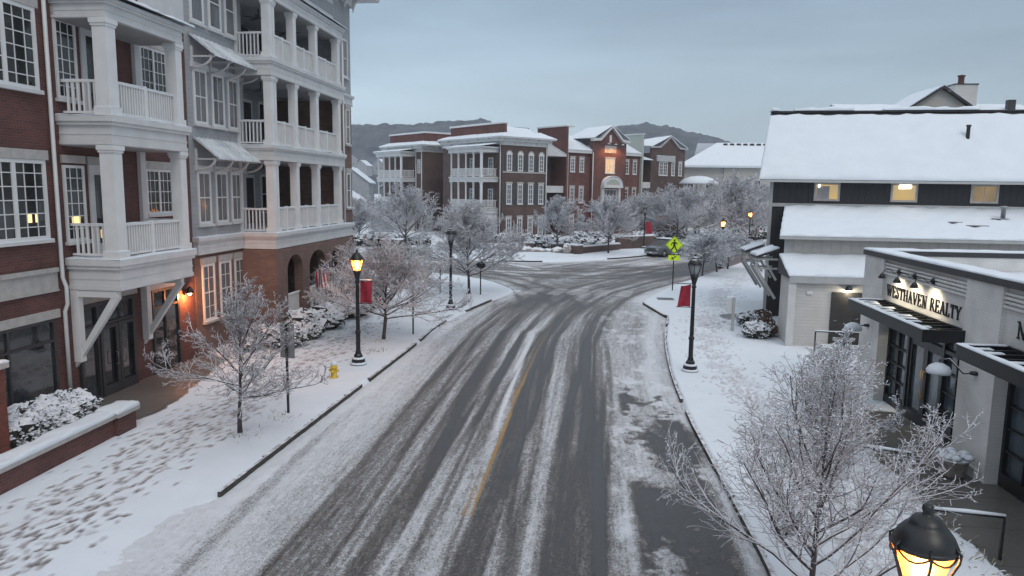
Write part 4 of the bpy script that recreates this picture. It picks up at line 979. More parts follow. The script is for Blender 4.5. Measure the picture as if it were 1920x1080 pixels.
# gooseneck sign lamps
for i, u in enumerate((22.2, 21.15, 20.05)):
    g_ = thing('sign_lamp', ['leftmost', 'middle', 'rightmost'][i] + ' of the three small black gooseneck lamps above the shop lettering', 'sign lamp', tuple(FR(u, -.1, 4.3)), 0, 'gooseneck lamps above the lettering')
    MB(FR).lathe([(.02, 4.24), (.07, 4.27), (.08, 4.33), (.07, 4.39), (.02, 4.41)], u, -.03, 12).build('mount', 'black_metal', g_)
    MB(FR).tube([(u, -.02, 4.33), (u, .12, 4.30), (u, .26, 4.40), (u, .40, 4.38), (u, .45, 4.27)], .013, 6).build('arm', 'black_metal', g_)
    MB(FR).lathe([(.03, 4.29), (.055, 4.25), (.115, 4.14), (.11, 4.135)], u, .45, 14).build('shade', 'black_metal', g_)
    plight('lamp_light', g_, tuple(FR(u, .42, 4.13)), 75, (1, .84, .58), .03, 120, tuple(FR(u, -.1, 3.55)))
for i, (u, z) in enumerate(((24.15, 2.35), (17.5, 2.45))):
    g_ = thing('barn_lamp', ['gooseneck barn lamp with a snow-covered white shade beside the dark side door', 'gooseneck barn lamp with a snow-covered white shade between the two shopfronts'][i], 'wall lamp', tuple(FR(u, 0, z)))
    if i == 0: c = (23.9, .55)
    else: c = (17.95, .62)
    MB(FR).lathe([(.03, z-.02), (.10, z), (.10, z+.06), (.03, z+.08)], u, .04, 10).build('mount', 'black_metal', g_)
    MB(FR).tube([(u, .05, z+.03), (u, .28, z+.02), (c[0]-.1, .45, z+.28), (c[0], c[1], z+.22), (c[0], c[1], z+.05)], .022, 6).build('arm', 'snowy_black', g_)
    MB(FR).lathe([(.04, z+.06), (.10, z+.02), (.26, z-.10), (.25, z-.11)], c[0], c[1], 18).build('shade', 'dark_metal', g_)
    MB(FR).lathe([(.262, z-.10), (.27, z-.02), (.22, z+.07), (.10, z+.14), (.01, z+.16)], c[0], c[1], 18).build('snow', 'snow', g_)
# planters, bench, railings by the shopfront
def planter(x, y, label):
    p = thing('planter', label, 'planter', (x, y, .12)); b = MB(); b.lathe([(.24, .12), (.29, .18), (.34, .50), (.365, .52), (.365, .57), (.31, .57)], x, y, 20); b.build('pot', 'stone_snow', p)
    return p
def snowlumps(b, cx, cy, cz, r, n, rs, seed, m=0, flat=.7):
    r_ = random.Random(seed)
    for i in range(n):
        a = r_.uniform(0, 6.28); q = r*math.sqrt(r_.random()); x, y = cx+q*math.cos(a), cy+q*math.sin(a); z = cz + (r-q)*.35*r_.random(); s = rs*r_.uniform(.5, 1.2)
        b.lathe([(s*.7, z-s*.3), (s, z), (s*.85, z+s*flat*.5), (s*.45, z+s*flat*.85), (.01, z+s*flat)], x, y, 7, m, rot=a)
p = planter(8.5, 17.15, 'round stone planter heaped with snow in front of the white pier between the shopfronts'); b = MB(); snowlumps(b, 8.5, 17.15, .62, .33, 26, .10, 3); b.build('snow', 'snow', p)
# ------------------------------------------------------------------ dark timbered hall behind, with white lean-to
AZ = 94.7; FD = Fr(9.3, 39.0, AZ, 1)
H_ = thing('hall_building', 'long dark boarded hall with a deep snowy roof and small lit windows under its eaves', 'building', (20, 42, 0))
b = MB(FD); b.prism([(0, 0), (30, 0), (30, -6), (1.1, -6)], 0, 7.3, 0, 'uv'); b.build('wall', 'dark_boards', H_)
b = MB(FD); b.box(-.14, 0, -.16, .06, 0, 7.2); b.box(0, 30, .0, .07, 5.88, 6.06); b.build('trim', 'grey_trim', H_)
E0 = (-.75, .55); RZ = 10.95
b = MB(FD)
vs = [(E0[0], .57, 7.12), (30.5, .57, 7.12), (30.5, .57, 7.25), (E0[0], .57, 7.25), (.1, -2.9, RZ-.15), (30.5, -2.9, RZ-.15), (30.5, -2.9, RZ), (.1, -2.9, RZ), (1.3, -6.6, 7.12), (30.5, -6.6, 7.12), (30.5, -6.6, 7.25), (1.3, -6.6, 7.25)]
b.add(vs, [(0, 1, 2, 3), (3, 2, 6, 7), (7, 6, 10, 11), (0, 4, 5, 1), (4, 8, 9, 5), (0, 3, 7, 4), (4, 7, 11, 8), (8, 11, 10, 9), (1, 5, 6, 2), (5, 9, 10, 6)]); b.box(E0[0]-.0, 30.5, E0[1]+.021, E0[1]+.13, 7.12, 7.24, 1); b.build('roof', ['dark_metal', 'grey_trim'], H_)
b = MB(FD); b.patch((E0[0]-.05, E0[1]+.14, 7.26), (30.5, E0[1]+.14, 7.26), (30.5, -2.62, RZ-.27), (.02, -2.62, RZ-.27), .14, 90, 26, 0, .14, .5, 31); b.build('snow', 'snow', H_)
b = MB(FD); b.box(.25, 30.4, -3.1, -2.75, RZ-.05, RZ+.04); b.build('ridge_vent', 'dark_metal', H_)
for a, c in ((.1, .5), (1.3, 4.3), (5.8, 10.4), (13.9, 21)):
    b = MB(FD); b.patch((a, -2.68, RZ+.05), (c, -2.68, RZ+.05), (c, -3.3, RZ+.02), (a, -3.3, RZ+.02), .17, int((c-a)*4)+3, 3, 0, .15, .5, sd_()); b.build('snow', 'snow', H_)
b = MB(FD); b.lathe([(.09, 9.4), (.09, 10.0), (.12, 10.02), (.12, 10.1), (.02, 10.12)], 9.4, -1.3, 10); b.build('vent_pipe', 'snowy_black', H_)
for i, (u, m) in enumerate(((2.62, 'lit_yellow'), (6.25, 'lit_yellow'), (9.9, 'lit_dim'), (13.6, 'lit_dim'))):
    w = window(H_, FD, u, 6.20, 1.25, .93, 1, 1, 0, m, 'stone', fw_=.1, d=.05, hung=False)
    if i < 2: MB(FD).tube([(u-(.42 if i == 0 else .25), .022, 6.96), (u+(-.35 if i == 0 else .3), .022, 6.97)], .07 if i == 0 else .10, 8).build('ceiling_light', 'white_glow', H_)
    if i == 0: MB(FD).box(u-.5, u+.12, .019, .024, 6.3, 6.95).build('blind', 'curtain', w)
    if i == 2: MB(FD).box(u-.012, u+.012, .019, .03, 6.3, 7.03).build('mullion', 'stone', w)
# lean-to: its roof runs from the dark wall down to a beige front
L_ = thing('lean_to_building', 'white boarded lean-to with a low snowy roof in front of the dark hall', 'building', (14, 35, 0))
FE = Fr(8.55, 33.2, 91.6, 1)
b = MB(FE); b.prism([(.12, 0), (24, 0), (24, -5.2), (1.7, -5.2)], 0, 4.6, 0, 'uv'); b.build('wall', 'beige_boards', L_)
b = MB(FE); b.add([(-.25, .35, 4.6), (24, .35, 4.6), (24, .35, 4.72), (-.25, .35, 4.72), (1.25, -5.6, 5.6), (24, -5.6, 5.6), (24, -5.75, 5.9), (1.25, -5.75, 5.9)], [(0, 1, 2, 3), (3, 2, 6, 7), (0, 4, 5, 1), (0, 3, 7, 4), (1, 5, 6, 2)], 0); b.box(-.3, 24, .352, .46, 4.58, 4.70, 1); b.box(0, 24, .0, .04, 3.9, 4.0, 1); b.box(0, .3, .0, .05, 0, 4.6, 1); b.build('roof', ['dark_metal', 'grey_trim'], L_)
b = MB(FE); b.patch((-.3, .42, 4.71), (24, .42, 4.71), (24, -5.5, 5.90), (1.15, -5.5, 5.90), .09, 80, 16, 0, .14, .6, 41); b.build('snow', 'snow', L_)
for u, v, w in ((10.2, -3.0, .35), (7.9, -2.2, .3), (8.6, -1.6, .45)):
    b = MB(FE); zz = 4.72 + (.42-v)*.203 + .10; b.prism([(u-w, v-.1), (u-w*.3, v-.35), (u+w*.5, v-.2), (u+w, v+.1), (u+.1, v+.05), (u-w*.4, v+.25)], zz, zz+.03, 0, 'uv'); b.build('bare_patch', 'grey_metal', L_)
for u, v, z in ((10.4, -3.2, 5.55), (12.1, -1.8, 5.25)):
    b = MB(FE); b.lathe([(.10, z-.3), (.10, z+.45), (.17, z+.47), (.17, z+.55), (.1, z+.57)], u, v, 12); b.build('vent_pipe', 'grey_metal', L_)
# vestibule with the dark door
FV = Fr(8.35, 31.35, 91.6, 1)
b = MB(FV); b.box(.1, 4.2, -1.86, 0, 0, 3.05, 0); b.build('vestibule', 'white_boards', L_)
b = MB(FV); b.prism([(.16, 3.05), (.16, 3.14), (-1.86, 3.85), (-1.86, 3.05)], -.05, 4.3, 0, 'vz'); b.box(-.02, 4.3, .162, .2, 2.86, 3.13, 1); b.build('vestibule_roof', ['dark_metal', 'grey_trim'], L_)
b = MB(FV); b.patch((-.05, .2, 3.14), (4.3, .2, 3.14), (4.3, -1.84, 3.86), (-.05, -1.84, 3.86), .10, 26, 9, 0, .1, .4, 44); b.build('snow', 'snow', L_)
b = MB(FV); b.box(0, .3, -.02, .12, 0, 2.86); b.build('corner_post', 'white_trim', L_)
dr = MB(FV).box(1.75, 2.95, .0, .05, .3, 2.5).build('door', 'interior_dark', L_)
MB(FV).tube([(1.9, .05, 1.3), (1.9, .1, 1.3), (2.0, .1, 1.3)], .015, 6).build('handle', 'grey_metal', dr); MB(FV).box(1.9, 2.8, .05, .06, .45, .6).build('kick_plate', 'grey_metal', dr)
MB(FV).box(.75, .98, .0, .06, 2.38, 2.52).build('meter_box', 'bright_trim', L_)
for k in range(2): b = MB(FV); b.box(1.4, 3.3, 0, 1.2-.4*k, k*.14, .14+k*.14, 0); b.patch((1.4, .1, .14+k*.14), (3.3, .1, .14+k*.14), (3.3, 1.2-.4*k, .14+k*.14), (1.4, 1.2-.4*k, .14+k*.14), .03, 8, 4, 1, .05, .5, sd_()); b.build('step', ['stone', 'snow'], L_)
b = MB(FV); b.lathe([(.05, 2.78), (.11, 2.74), (.13, 2.66), (.16, 2.62), (.155, 2.61)], 2.38, .16, 12)
w2 = thing('door_lamp', 'lit dark wall lamp above the dark side door of the lean-to', 'wall lamp', tuple(FV(2.38, .05, 2.7))); b.build('shade', 'black_metal', w2); MB(FV).lathe([(.12, 2.60), (.14, 2.585), (.1, 2.57)], 2.38, .16, 12).build('lens', 'white_glow', w2)
plight('lamp_light', w2, tuple(FV(2.38, .22, 2.5)), 14, (1, .85, .6), .05)
hr = thing('handrail', 'dark handrail with snow on top beside the steps of the side door', 'handrail', tuple(FV(.9, 1.0, 0)))
b = MB(FV)
for u in (.95, 3.3): b.box(u-.025, u+.025, .95, 1.0, 0, .98)
b.bar((.95, .975, .98), (3.3, .975, .98), .05, .05); b.build('rail', 'black_metal', hr); b = MB(FV); b.patch((.93, .94, 1.0), (3.32, .94, 1.0), (3.32, 1.01, 1.0), (.93, 1.01, 1.0), .03, 12, 1, 0, .03, .4, sd_()); b.build('snow', 'snow', hr)
# side awnings on timber brackets, west corner
for i, (y, z, lab) in enumerate(((33.6, 3.55, 'small snow-topped awning on pale timber brackets at the near corner of the lean-to'), (39.2, 3.35, 'small snow-topped awning on pale timber brackets at the corner of the dark hall'))):
    x = 8.45 if i == 0 else 9.1; a_ = thing('side_awning', lab, 'awning', (x, y, z), 0, 'side awnings')
    b = MB(); b.prism([(x, z+.55), (x, z+.45), (x-.95, z+.10), (x-.95, z+.20)], y, y+1.3, 0, 'uz'); b.build('roof', 'dark_metal', a_)
    b = MB(); b.patch((x-.98, y-.03, z+.20), (x, y-.03, z+.56), (x, y+1.33, z+.56), (x-.98, y+1.33, z+.20), .10, 7, 8, 0, .12, .3, sd_()); b.build('snow', 'snow', a_)
    for yy in (y+.1, y+1.1):
        b = MB(); b.box(x-.98, x, yy, yy+.12, z+.0, z+.09); b.box(x-1.0, x, yy+.01, yy+.11, z-.42, z-.34); b.bar((x-.95, yy+.06, z-.34), (x-.03, yy+.06, z-1.75), .11); b.bar((x-.55, yy+.06, z-.05), (x-.03, yy+.06, z-.9), .09); b.box(x-.98, x-.88, yy+.012, yy+.108, z-.339, z-.061); b.build('bracket', 'grey_trim', a_)
# houses behind the hall
G_ = thing('gabled_house', 'pale gabled house with a patchy snowy roof behind the dark hall', 'house', (27, 56, 0))
FG = Fr(19.0, 55, 90, 1)
b = MB(FG); b.box(2.6, 7.6, -5, 0, 5, 12.2, 0); b.prism([(2.6, 12.2), (5.1, 14.0), (7.6, 12.2)], -.2, 0, 0, 'uz'); b.box(-1, 12, -6, -1, 5, 12.4, 0); b.build('wall', 'beige_wall', G_)
b = MB(FG); b.prism([(2.3, 12.25), (2.3, 12.1), (5.1, 13.95), (5.1, 14.12)], -5, .35, 0, 'uz'); b.prism([(7.9, 12.25), (7.9, 12.1), (5.1, 13.95), (5.1, 14.12)], -5, .35, 0, 'uz'); b.prism([(-.6, 12.4), (-6.4, 12.4), (-3.5, 13.2)], -1.2, 12.2, 0, 'vz'); b.build('roof', 'snowy_dark_roof', G_)
b = MB(FG); b.patch((7.85, .33, 12.28), (7.85, -5, 12.28), (5.15, -5, 14.14), (5.15, .33, 14.14), .05, 12, 10, 0, .1, .9, 3); b.patch((2.35, .33, 12.28), (2.35, -5, 12.28), (5.05, -5, 14.14), (5.05, .33, 14.14), .05, 12, 10, 0, .1, .9, 3); b.patch((-1.2, -.55, 12.42), (12.2, -.55, 12.42), (12.2, -3.5, 13.24), (-1.2, -3.5, 13.24), .06, 12, 10, 0, .1, .9, 3); b.build('snow', 'snow', G_)
b = MB(FG); b.box(6.7, 8.25, -2.8, -1.6, 11.5, 14.45, 0); b.box(6.65, 8.3, -2.85, -1.55, 14.45, 14.52, 1); b.lathe([(.24, 14.52), (.20, 14.7), (.20, 15.05), (.27, 15.1), (.27, 15.16), (.05, 15.22)], 7.35, -2.2, 14, 2); b.build('chimney', ['white_boards', 'dark_metal', 'brick_far'], G_)
b = MB(FG); b.box(10.2, 10.7, -1.6, -1.2, 12.4, 13.35); b.build('chimney', 'dark_metal', G_)
# ------------------------------------------------------------------ across the junction: brick apartments with screened porches
FB = Fr(-10.74, 88.0, 45, 1); FBL = Fr(-10.74, 88.0, -45, -1)
X1 = thing('apartment_building', 'brown brick apartment building with stacked white porches and arched top windows across the junction', 'building', (-10, 94, 0))
b = MB(FB); b.box(0, 7, -13, 0, 0, 12.3, 0); b.build('wall', 'brick_far_brown', X1)
def eaves(par, u0, u1, v0, v1, z, fr=FB, seed=1, left=True):
    b = MB(fr)
    b.box(u0-.12, u1+.12, v0, v1+.12, z-.45, z, 0); b.box(u0-.9, u1+.9, v0, v1+.9, z+.36, z+.5, 0)
    n = int((u1-u0)/2.2)+1
    for i in range(n+1):
        u = u0+(u1-u0)*i/n; b.prism([(v1+.1, z-.4), (v1+.1, z+.36), (v1+.85, z+.36), (v1+.5, z+.16), (v1+.25, z-.1)], u-.07, u+.07, 0, 'vz')
    n = int((v1-v0)/2.4)+1
    for i in range(n+1):
        v = v0+(v1-v0)*i/n; b.prism([(u0-.1, z-.4), (u0-.1, z+.36), (u0-.85, z+.36), (u0-.5, z+.16), (u0-.25, z-.1)], v-.07, v+.07, 0, 'uz')
    b.box(u0-.5, u1+.5, v0, v1+.5, z+.002, z+.358, 0)
    e = b.build('eaves', 'white_trim', par)
    b = MB(fr); b.patch((u0-.95, v1+.95, z+.5), (u1+.95, v1+.95, z+.5), (u1+.4, v1-1.6, z+1.35), (u0+.8, v1-1.0, z+1.05), .12, 20, 6, 0, .2, .4, seed)
    b.patch((u0-.95, v0, z+.5), (u0-.95, v1+.95, z+.5), (u0+.8, v1-1.0, z+1.05), (u0+.8, v0, z+1.05), .12, 24, 5, 0, .2, .4, seed+1); b.build('snow', 'snow', e)
eaves(X1, 0, 7, -13, 0, 12.3, seed=51)
b = MB(FB); b.box(.9, 1.3, -12.5, -.9, 12.3, 14.5, 0); b.box(1.3, 6.8, -12.5, -3.4, 12.3, 14.3, 0); b.build('parapet', 'brick_far', X1)
b = MB(FB); b.box(.75, 1.45, -12.6, -.8, 14.5, 14.68, 0); b.box(1.45, 6.9, -12.6, -3.35, 14.3, 14.42, 1); b.build('coping', ['bright_trim', 'dark_metal'], X1)
b = MB(FB); b.patch((1.3, -.9, 13.1), (6.9, -.9, 12.95), (6.7, -3.35, 14.3), (1.3, -3.35, 14.4), .08, 12, 6, 0, .1, .3, 53); b.patch((.75, -12.6, 14.68), (1.45, -12.6, 14.68), (1.45, -.8, 14.68), (.75, -.8, 14.68), .06, 3, 20, 0, .08, .3, 54); b.build('snow', 'snow', X1)
MB(FB).box(0, 7.02, 0, .08, 8.55, 8.72).build('string_course', 'stone', X1)
for u in (1.0, 2.75, 4.45, 6.15):
    window(X1, FB, u, 8.76, .82, 1.95, 2, 4, 0, 'glass_curtain', arch=.42, lintel='stone', fw_=.12, d=.06, bar_=.05)
    window(X1, FB, u, 4.75, .82, 2.45, 2, 4, 0, 'glass_curtain', lintel='stone', sill='stone', fw_=.12, bar_=.05)
    window(X1, FB, u, .6, .82, 2.5, 2, 4, 0, 'glass_curtain', lintel='stone', fw_=.12, bar_=.05)
    for sx_ in (-1, 1):
        for z, h in ((8.78, 1.95), (4.75, 2.45)): MB(FB).box(u+sx_*.60-.19+.19*(0), u+sx_*.60+.19, 0, .04, z, z+h).build('shutter', 'shutter', X1)
def porch(par, w0, w1, d, seed, levels=((3.6, 4.2), (7.4, 8.0))):
    F = FBL
    zs = [l[1] for l in levels]; tops = [levels[1][0], 10.95]
    for z0, z1 in levels: deck(par, F, w0, w1, 0, d, z0, z1, name='porch_deck', lip=.1, snow=False)
    MB(F).box(w0+.1, w1-.1, 0, d-.2, 0, 3.58).build('porch_base', 'white_trim', par)
    o = deck(par, F, w0-.1, w1+.1, 0, d+.1, 10.95, 11.6, name='porch_roof', lip=.25, snow=False)
    b = MB(F); b.patch((w0-.4, -.1, 12.1), (w1+.4, -.1, 12.1), (w1+.45, d+.4, 11.62), (w0-.45, d+.4, 11.62), .10, 20, 6, 0, .2, .4, seed); b.build('snow', 'snow', o)
    n = 4
    for za, zb in zip(zs, tops):
        for i in range(n+1):
            u = w0+.2+(w1-w0-.4)*i/n; column(par, F, u, d-.18, za, zb, .24 if i == 0 else .15)
        railing(par, F, (w0+.2, d-.18), (w1-.2, d-.18), za, 1.05, gap=.2, bw=.07, snow=False)
        railing(par, F, (w0+.2, .05), (w0+.2, d-.3), za, 1.05, gap=.2, bw=.07, snow=False); railing(par, F, (w1-.2, .05), (w1-.2, d-.3), za, 1.05, gap=.2, bw=.07, snow=False)
        for u in (w0+1.5, w0+5.4): window(par, F, u, za+.3, 1.0, 2.1, 2, 4, 0, 'glass_curtain', fw_=.12, bar_=.05)
porch(X1, .85, 7.6, 2.6, 57)
for u in (.35, 9.3, ): downspout(X1, FBL, [(u, .1, 12), (u, .1, 0)], .07)
downspout(X1, FB, [(6.95, .1, 12), (6.95, .1, 0)], .07)
# recess and left wing
b = MB(FB); b.box(3.0, 9, -17.5, -13.001, 0, 12.6, 0); b.build('wall', 'brick_far_brown', X1)
b = MB(FB); b.box(2.99, 3.0-.08, -17.5, -13.01, 8.5, 8.62); b.build('string_course', 'stone', X1)
X2 = thing('apartment_building', 'brown brick wing with white two-storey porches at the left end of the far row', 'building', (-24, 103, 0))
b = MB(FB); b.box(-.3, 8, -29, -17.501, 0, 12.0, 0); b.build('wall', 'brick_far_brown', X2)
eaves(X2, -.3, 8, -28.5, -17.6, 12.0, seed=61)
b = MB(FB); b.box(.6, 7, -28.3, -18.4, 12.0, 14.2, 0); b.build('parapet', 'brick_far', X2); b = MB(FB); b.box(.45, 7.1, -28.4, -18.3, 14.2, 14.36, 0); b.patch((.45, -28.4, 14.36), (7.1, -28.4, 14.36), (7.1, -18.3, 14.36), (.45, -18.3, 14.36), .08, 8, 8, 1, .1, .3, 63); b.build('coping', ['bright_trim', 'snow'], X2)
porch(X2, 19.7, 26.6, 2.6, 67)
for z in (8.6, 4.6): window(X2, FBL, 18.6, z, .7, 1.7, 2, 4, .3, 'glass_curtain', lintel='stone', fw_=.12, bar_=.05)
downspout(X2, FBL, [(17.8, .4, 12), (17.8, .4, 0)], .07); downspout(X2, FBL, [(19.3, .4, 12), (19.3, .4, 0)], .07)
# red brick row with the gabled centre
FC_ = Fr(-5.87, 96.0, 45, 1)
Y1 = thing('apartment_building', 'red brick row building with a steep gabled centre, lit window and curved entrance hood', 'building', (4, 106, 0))
b = MB(FC_); b.box(3.35, 18.0, -9, 0, 0, 11.9, 0); b.box(7.9, 14.5, 0, .5, 0, 12.4, 0); b.prism([(7.9, 12.4), (7.9, 13.2), (9.0, 13.3), (11.2, 15.1), (13.4, 13.3), (14.5, 13.2), (14.5, 12.4)], -.2, .5, 0, 'uz'); b.build('wall', 'brick_far', Y1)
b = MB(FC_); b.box(3.0, 3.34, -5.5, .4, 0, 14.9, 0); b.box(3.34, 4.3, -5.5, -2.4, 11.9, 14.9, 0); b.build('party_wall', 'brick_far', Y1)
b = MB(FC_); b.box(2.9, 4.4, -5.6, .5, 14.9, 15.08); b.build('coping', 'bright_trim', Y1)
b = MB(FC_); b.box(18.01, 18.35, -5.5, .4, 0, 14.7, 0); b.build('party_wall', 'green_side', Y1); MB(FC_).box(17.9, 18.45, -5.6, .5, 14.7, 14.85).build('coping', 'bright_trim', Y1)
b = MB(FC_); b.box(3.34, 7.9, -.05, .35, 11.55, 11.9); b.box(14.5, 18.0, -.05, .35, 11.55, 11.9)
b.box(7.7, 14.7, -.1, .64, 12.55, 12.7) if False else None
for a, c in (((7.55, 13.25), (9.0, 13.35)), ((9.0, 13.35), (11.2, 15.2)), ((11.2, 15.2), (13.4, 13.35)), ((13.4, 13.35), (14.85, 13.25))):
    b.prism([a, c, (c[0], c[1]+.34), (a[0], a[1]+.34)], .3, .95, 0, 'uz')
b.build('cornice', 'white_trim', Y1)
b = MB(FC_)
b.patch((3.34, .4, 11.92), (8.0, .4, 11.92), (8.0, -4.2, 14.15), (3.34, -4.2, 14.15), .12, 10, 8, 0, .1, .3, 71); b.patch((14.4, .4, 11.92), (18.0, .4, 11.92), (18.0, -4.2, 14.15), (14.4, -4.2, 14.15), .12, 10, 8, 0, .1, .3, 72)
b.patch((7.5, .95, 13.6), (11.2, .95, 15.5), (11.2, -4.4, 15.3), (7.5, -4.4, 13.7), .12, 8, 8, 0, .1, .3, 73); b.patch((14.9, .95, 13.6), (11.2, .95, 15.5), (11.2, -4.4, 15.3), (14.9, -4.4, 13.7), .12, 8, 8, 0, .1, .3, 74)
b.box(3.34, 18, -4.6, -4.2, 13, 14.2); b.build('snow', 'snow', Y1)
for u in (4.55, 6.25): window(Y1, FC_, u, 9.0, .85, 1.85, 2, 4, 0, 'glass_curtain', lintel='stone', sill='stone', fw_=.12, bar_=.05); window(Y1, FC_, u, 4.85, .85, 2.1, 2, 4, 0, 'glass_curtain', lintel='stone', sill='stone', fw_=.12, bar_=.05); window(Y1, FC_, u, .7, .85, 2.4, 2, 4, 0, 'glass_curtain', lintel='stone', fw_=.12, bar_=.05)
for u in (15.25, 16.95): window(Y1, FC_, u, 8.95, .85, 1.9, 2, 4, 0, 'glass', lintel='stone', sill='stone', fw_=.12, bar_=.05); window(Y1, FC_, u, 4.7, .85, 2.2, 2, 4, 0, 'glass', lintel='stone', fw_=.12, bar_=.05)
window(Y1, FC_, 11.25, 8.95, 1.9, 2.0, 2, 4, .5, 'lit_warm', lintel='stone', sill='stone', split=2, fw_=.13, bar_=.07, hung=False)
MB(FC_).box(11.0, 11.4, .5, .56, 13.2, 14.2).build('vent', 'bright_trim', Y1); MB(FC_).box(10.1, 12.4, .5, .56, 11.75, 12.75).build('plaque', 'stone', Y1)
b = MB(FC_); n = 12; b.prism([(11.4+1.75*math.cos(math.pi*i/n), 7.35+1.1*math.sin(math.pi*i/n)) for i in range(n+1)], .5, 1.15, 0, 'uz'); b.box(9.5, 13.3, .5, 1.25, 6.95, 7.35); b.build('entrance_hood', 'bright_trim', Y1); b = MB(FC_); b.prism([(11.4+1.35*math.cos(math.pi*i/n), 7.37+.78*math.sin(math.pi*i/n)) for i in range(n+1)], 1.151, 1.17, 0, 'uz'); b.build('tympanum', 'green_side', Y1)
b = MB(FC_)
for i in range(n):
    a, c = math.pi*i/n, math.pi*(i+1)/n; b.prism([(11.4+1.8*math.cos(a), 7.37+1.15*math.sin(a)), (11.4+1.8*math.cos(c), 7.37+1.15*math.sin(c)), (11.4+1.9*math.cos(c), 7.37+1.26*math.sin(c)), (11.4+1.9*math.cos(a), 7.37+1.26*math.sin(a))], .6, 1.2, 0, 'uz')
b.build('snow', 'snow', Y1)
for u in (9.75, 13.05): MB(FC_).box(u-.2, u+.2, .5, .85, 3.6, 6.95).build('pilaster', 'bright_trim', Y1)
window(Y1, FC_, 11.4, 3.7, 2.7, 3.1, 4, 3, .5, 'glass_curtain', fw_=.15, bar_=.06, hung=False)
for i, u in enumerate((9.9, 11.3, 12.7)):
    l_ = thing('sign_lamp', ['left', 'middle', 'right'][i] + ' one of the three snow-capped gooseneck lamps on the brick gable across the street', 'sign lamp', tuple(FC_(u, .6, 12.9)), 0, 'gooseneck lamps on the far gable')
    MB(FC_).tube([(u, .55, 12.75), (u, .9, 13.05), (u+.15, 1.3, 12.95)], .03, 6).build('arm', 'black_metal', l_); MB(FC_).lathe([(.38, 12.72), (.30, 12.86), (.12, 12.98), (.02, 13.02)], u+.15, 1.35, 12).build('shade', 'snowy_black', l_)
    plight('lamp_light', l_, tuple(FC_(u+.15, 1.35, 12.62)), 130, (1, .42, .12), .1, 130, tuple(FC_(u, .3, 9.0)))
for u in (3.6, 7.8): downspout(Y1, FC_, [(u, .62 if u > 5 else .1, 11.7), (u, .62 if u > 5 else .1, 0)], .07)
# dark recess with balcony between the two
Z1 = thing('link_building', 'dark recessed link with a small white balcony between the brown and red brick buildings', 'building', (-5, 97, 0))
b = MB(FC_); b.box(-.6, 2.98, -6, -2.6, 0, 11.4); b.build('wall', 'brick_far_brown', Z1)
b = MB(FC_); b.prism([(-.4, 12.6), (2.95, 11.1), (2.95, 10.95), (-.4, 10.95)], -2.6, .5, 0, 'uz'); b.build('roof', 'white_trim', Z1)
b = MB(FC_); b.patch((-.4, -2.6, 12.65), (-.4, .5, 12.65), (3.0, .5, 11.15), (3.0, -2.6, 11.15), .10, 8, 8, 0, .1, .3, 81); b.build('snow', 'snow', Z1)
MB(FC_).box(-.6, 2.97, -2.6, 0, 6.2, 7.1).build('balcony', 'white_trim', Z1); MB(FC_).box(.4, 1.4, -2.59, -2.5, 7.1, 9.4).build('door', 'interior_dark', Z1)
# right gabled block of the row
Y2 = thing('apartment_building', 'brown brick gabled block at the right end of the far row', 'building', (14, 114, 0))
b = MB(FC_); b.box(20.5, 28.4, -9, 0, 0, 12.2, 0); b.prism([(20.5, 12.2), (20.5, 12.9), (22.3, 13.0), (24.6, 14.55), (26.8, 13.0), (28.4, 12.9), (28.4, 12.2)], -.3, 0, 0, 'uz'); b.build('wall', 'brick_far_brown', Y2)
b = MB(FC_)
for a, c in (((20.3, 12.9), (22.3, 13.0)), ((22.3, 13.0), (24.6, 14.6)), ((24.6, 14.6), (26.8, 13.0)), ((26.8, 13.0), (28.7, 12.9))): b.prism([a, c, (c[0], c[1]+.22), (a[0], a[1]+.22)], -.2, .3, 0, 'uz')
b.box(21.6, 25.8, 0, .25, 11.0, 11.8); b.build('cornice', 'grey_trim', Y2)
b = MB(FC_); b.patch((20.3, .3, 13.1), (24.6, .3, 14.85), (24.6, -6, 14.4), (18.4, -6, 13.6), .12, 8, 8, 0, .1, .3, 82); b.patch((28.7, .3, 13.1), (24.6, .3, 14.85), (24.6, -6, 14.4), (28.7, -6, 13.2), .12, 8, 8, 0, .1, .3, 83); b.patch((21.6, 0, 11.82), (25.8, 0, 11.82), (25.8, .27, 11.82), (21.6, .27, 11.82), .07, 8, 2, 0, .05, .3, 84); b.build('snow', 'snow', Y2)
for u, w, k in ((23.3, 2.0, 2), (25.6, .8, 1), (27.3, .8, 1)): window(Y2, FC_, u, 8.95, w, 2.0, 2, 4, 0, 'glass_curtain', lintel='stone', sill='stone', split=k, fw_=.12, bar_=.05)
b = MB(FC_); b.box(18.36, 20.49, -4, -2, 0, 11.2, 0); b.build('link_wall', 'brick_far_brown', Y2); MB(FC_).box(18.36, 20.49, -2, 0, 7.0, 7.9).build('balcony', 'white_trim', Y2); b = MB(FC_); b.patch((18.36, .4, 11.1), (20.5, .4, 11.1), (20.5, -4, 12.4), (18.36, -4, 12.4), .12, 5, 5, 0, .1, .3, 85); b.build('snow', 'snow', Y2)
# bandstand roof peeping over the trees
K_ = thing('pavilion', 'low round pavilion with a domed snow-covered roof among the trees', 'pavilion', (15.7, 112, 0)); b = MB(); b.lathe([(2.9, 7.7), (2.9, 7.9), (2.2, 8.5), (1.1, 8.85), (.05, 8.95)], 15.9, 112, 20); b.build('snow', 'snow', K_); 
for i in range(8):
    b = MB(); b.lathe([(.16, 0), (.13, 7.69)], 15.9+2.4*math.cos(i*.785), 112+2.4*math.sin(i*.785), 8); b.build('column', 'green_side', K_)
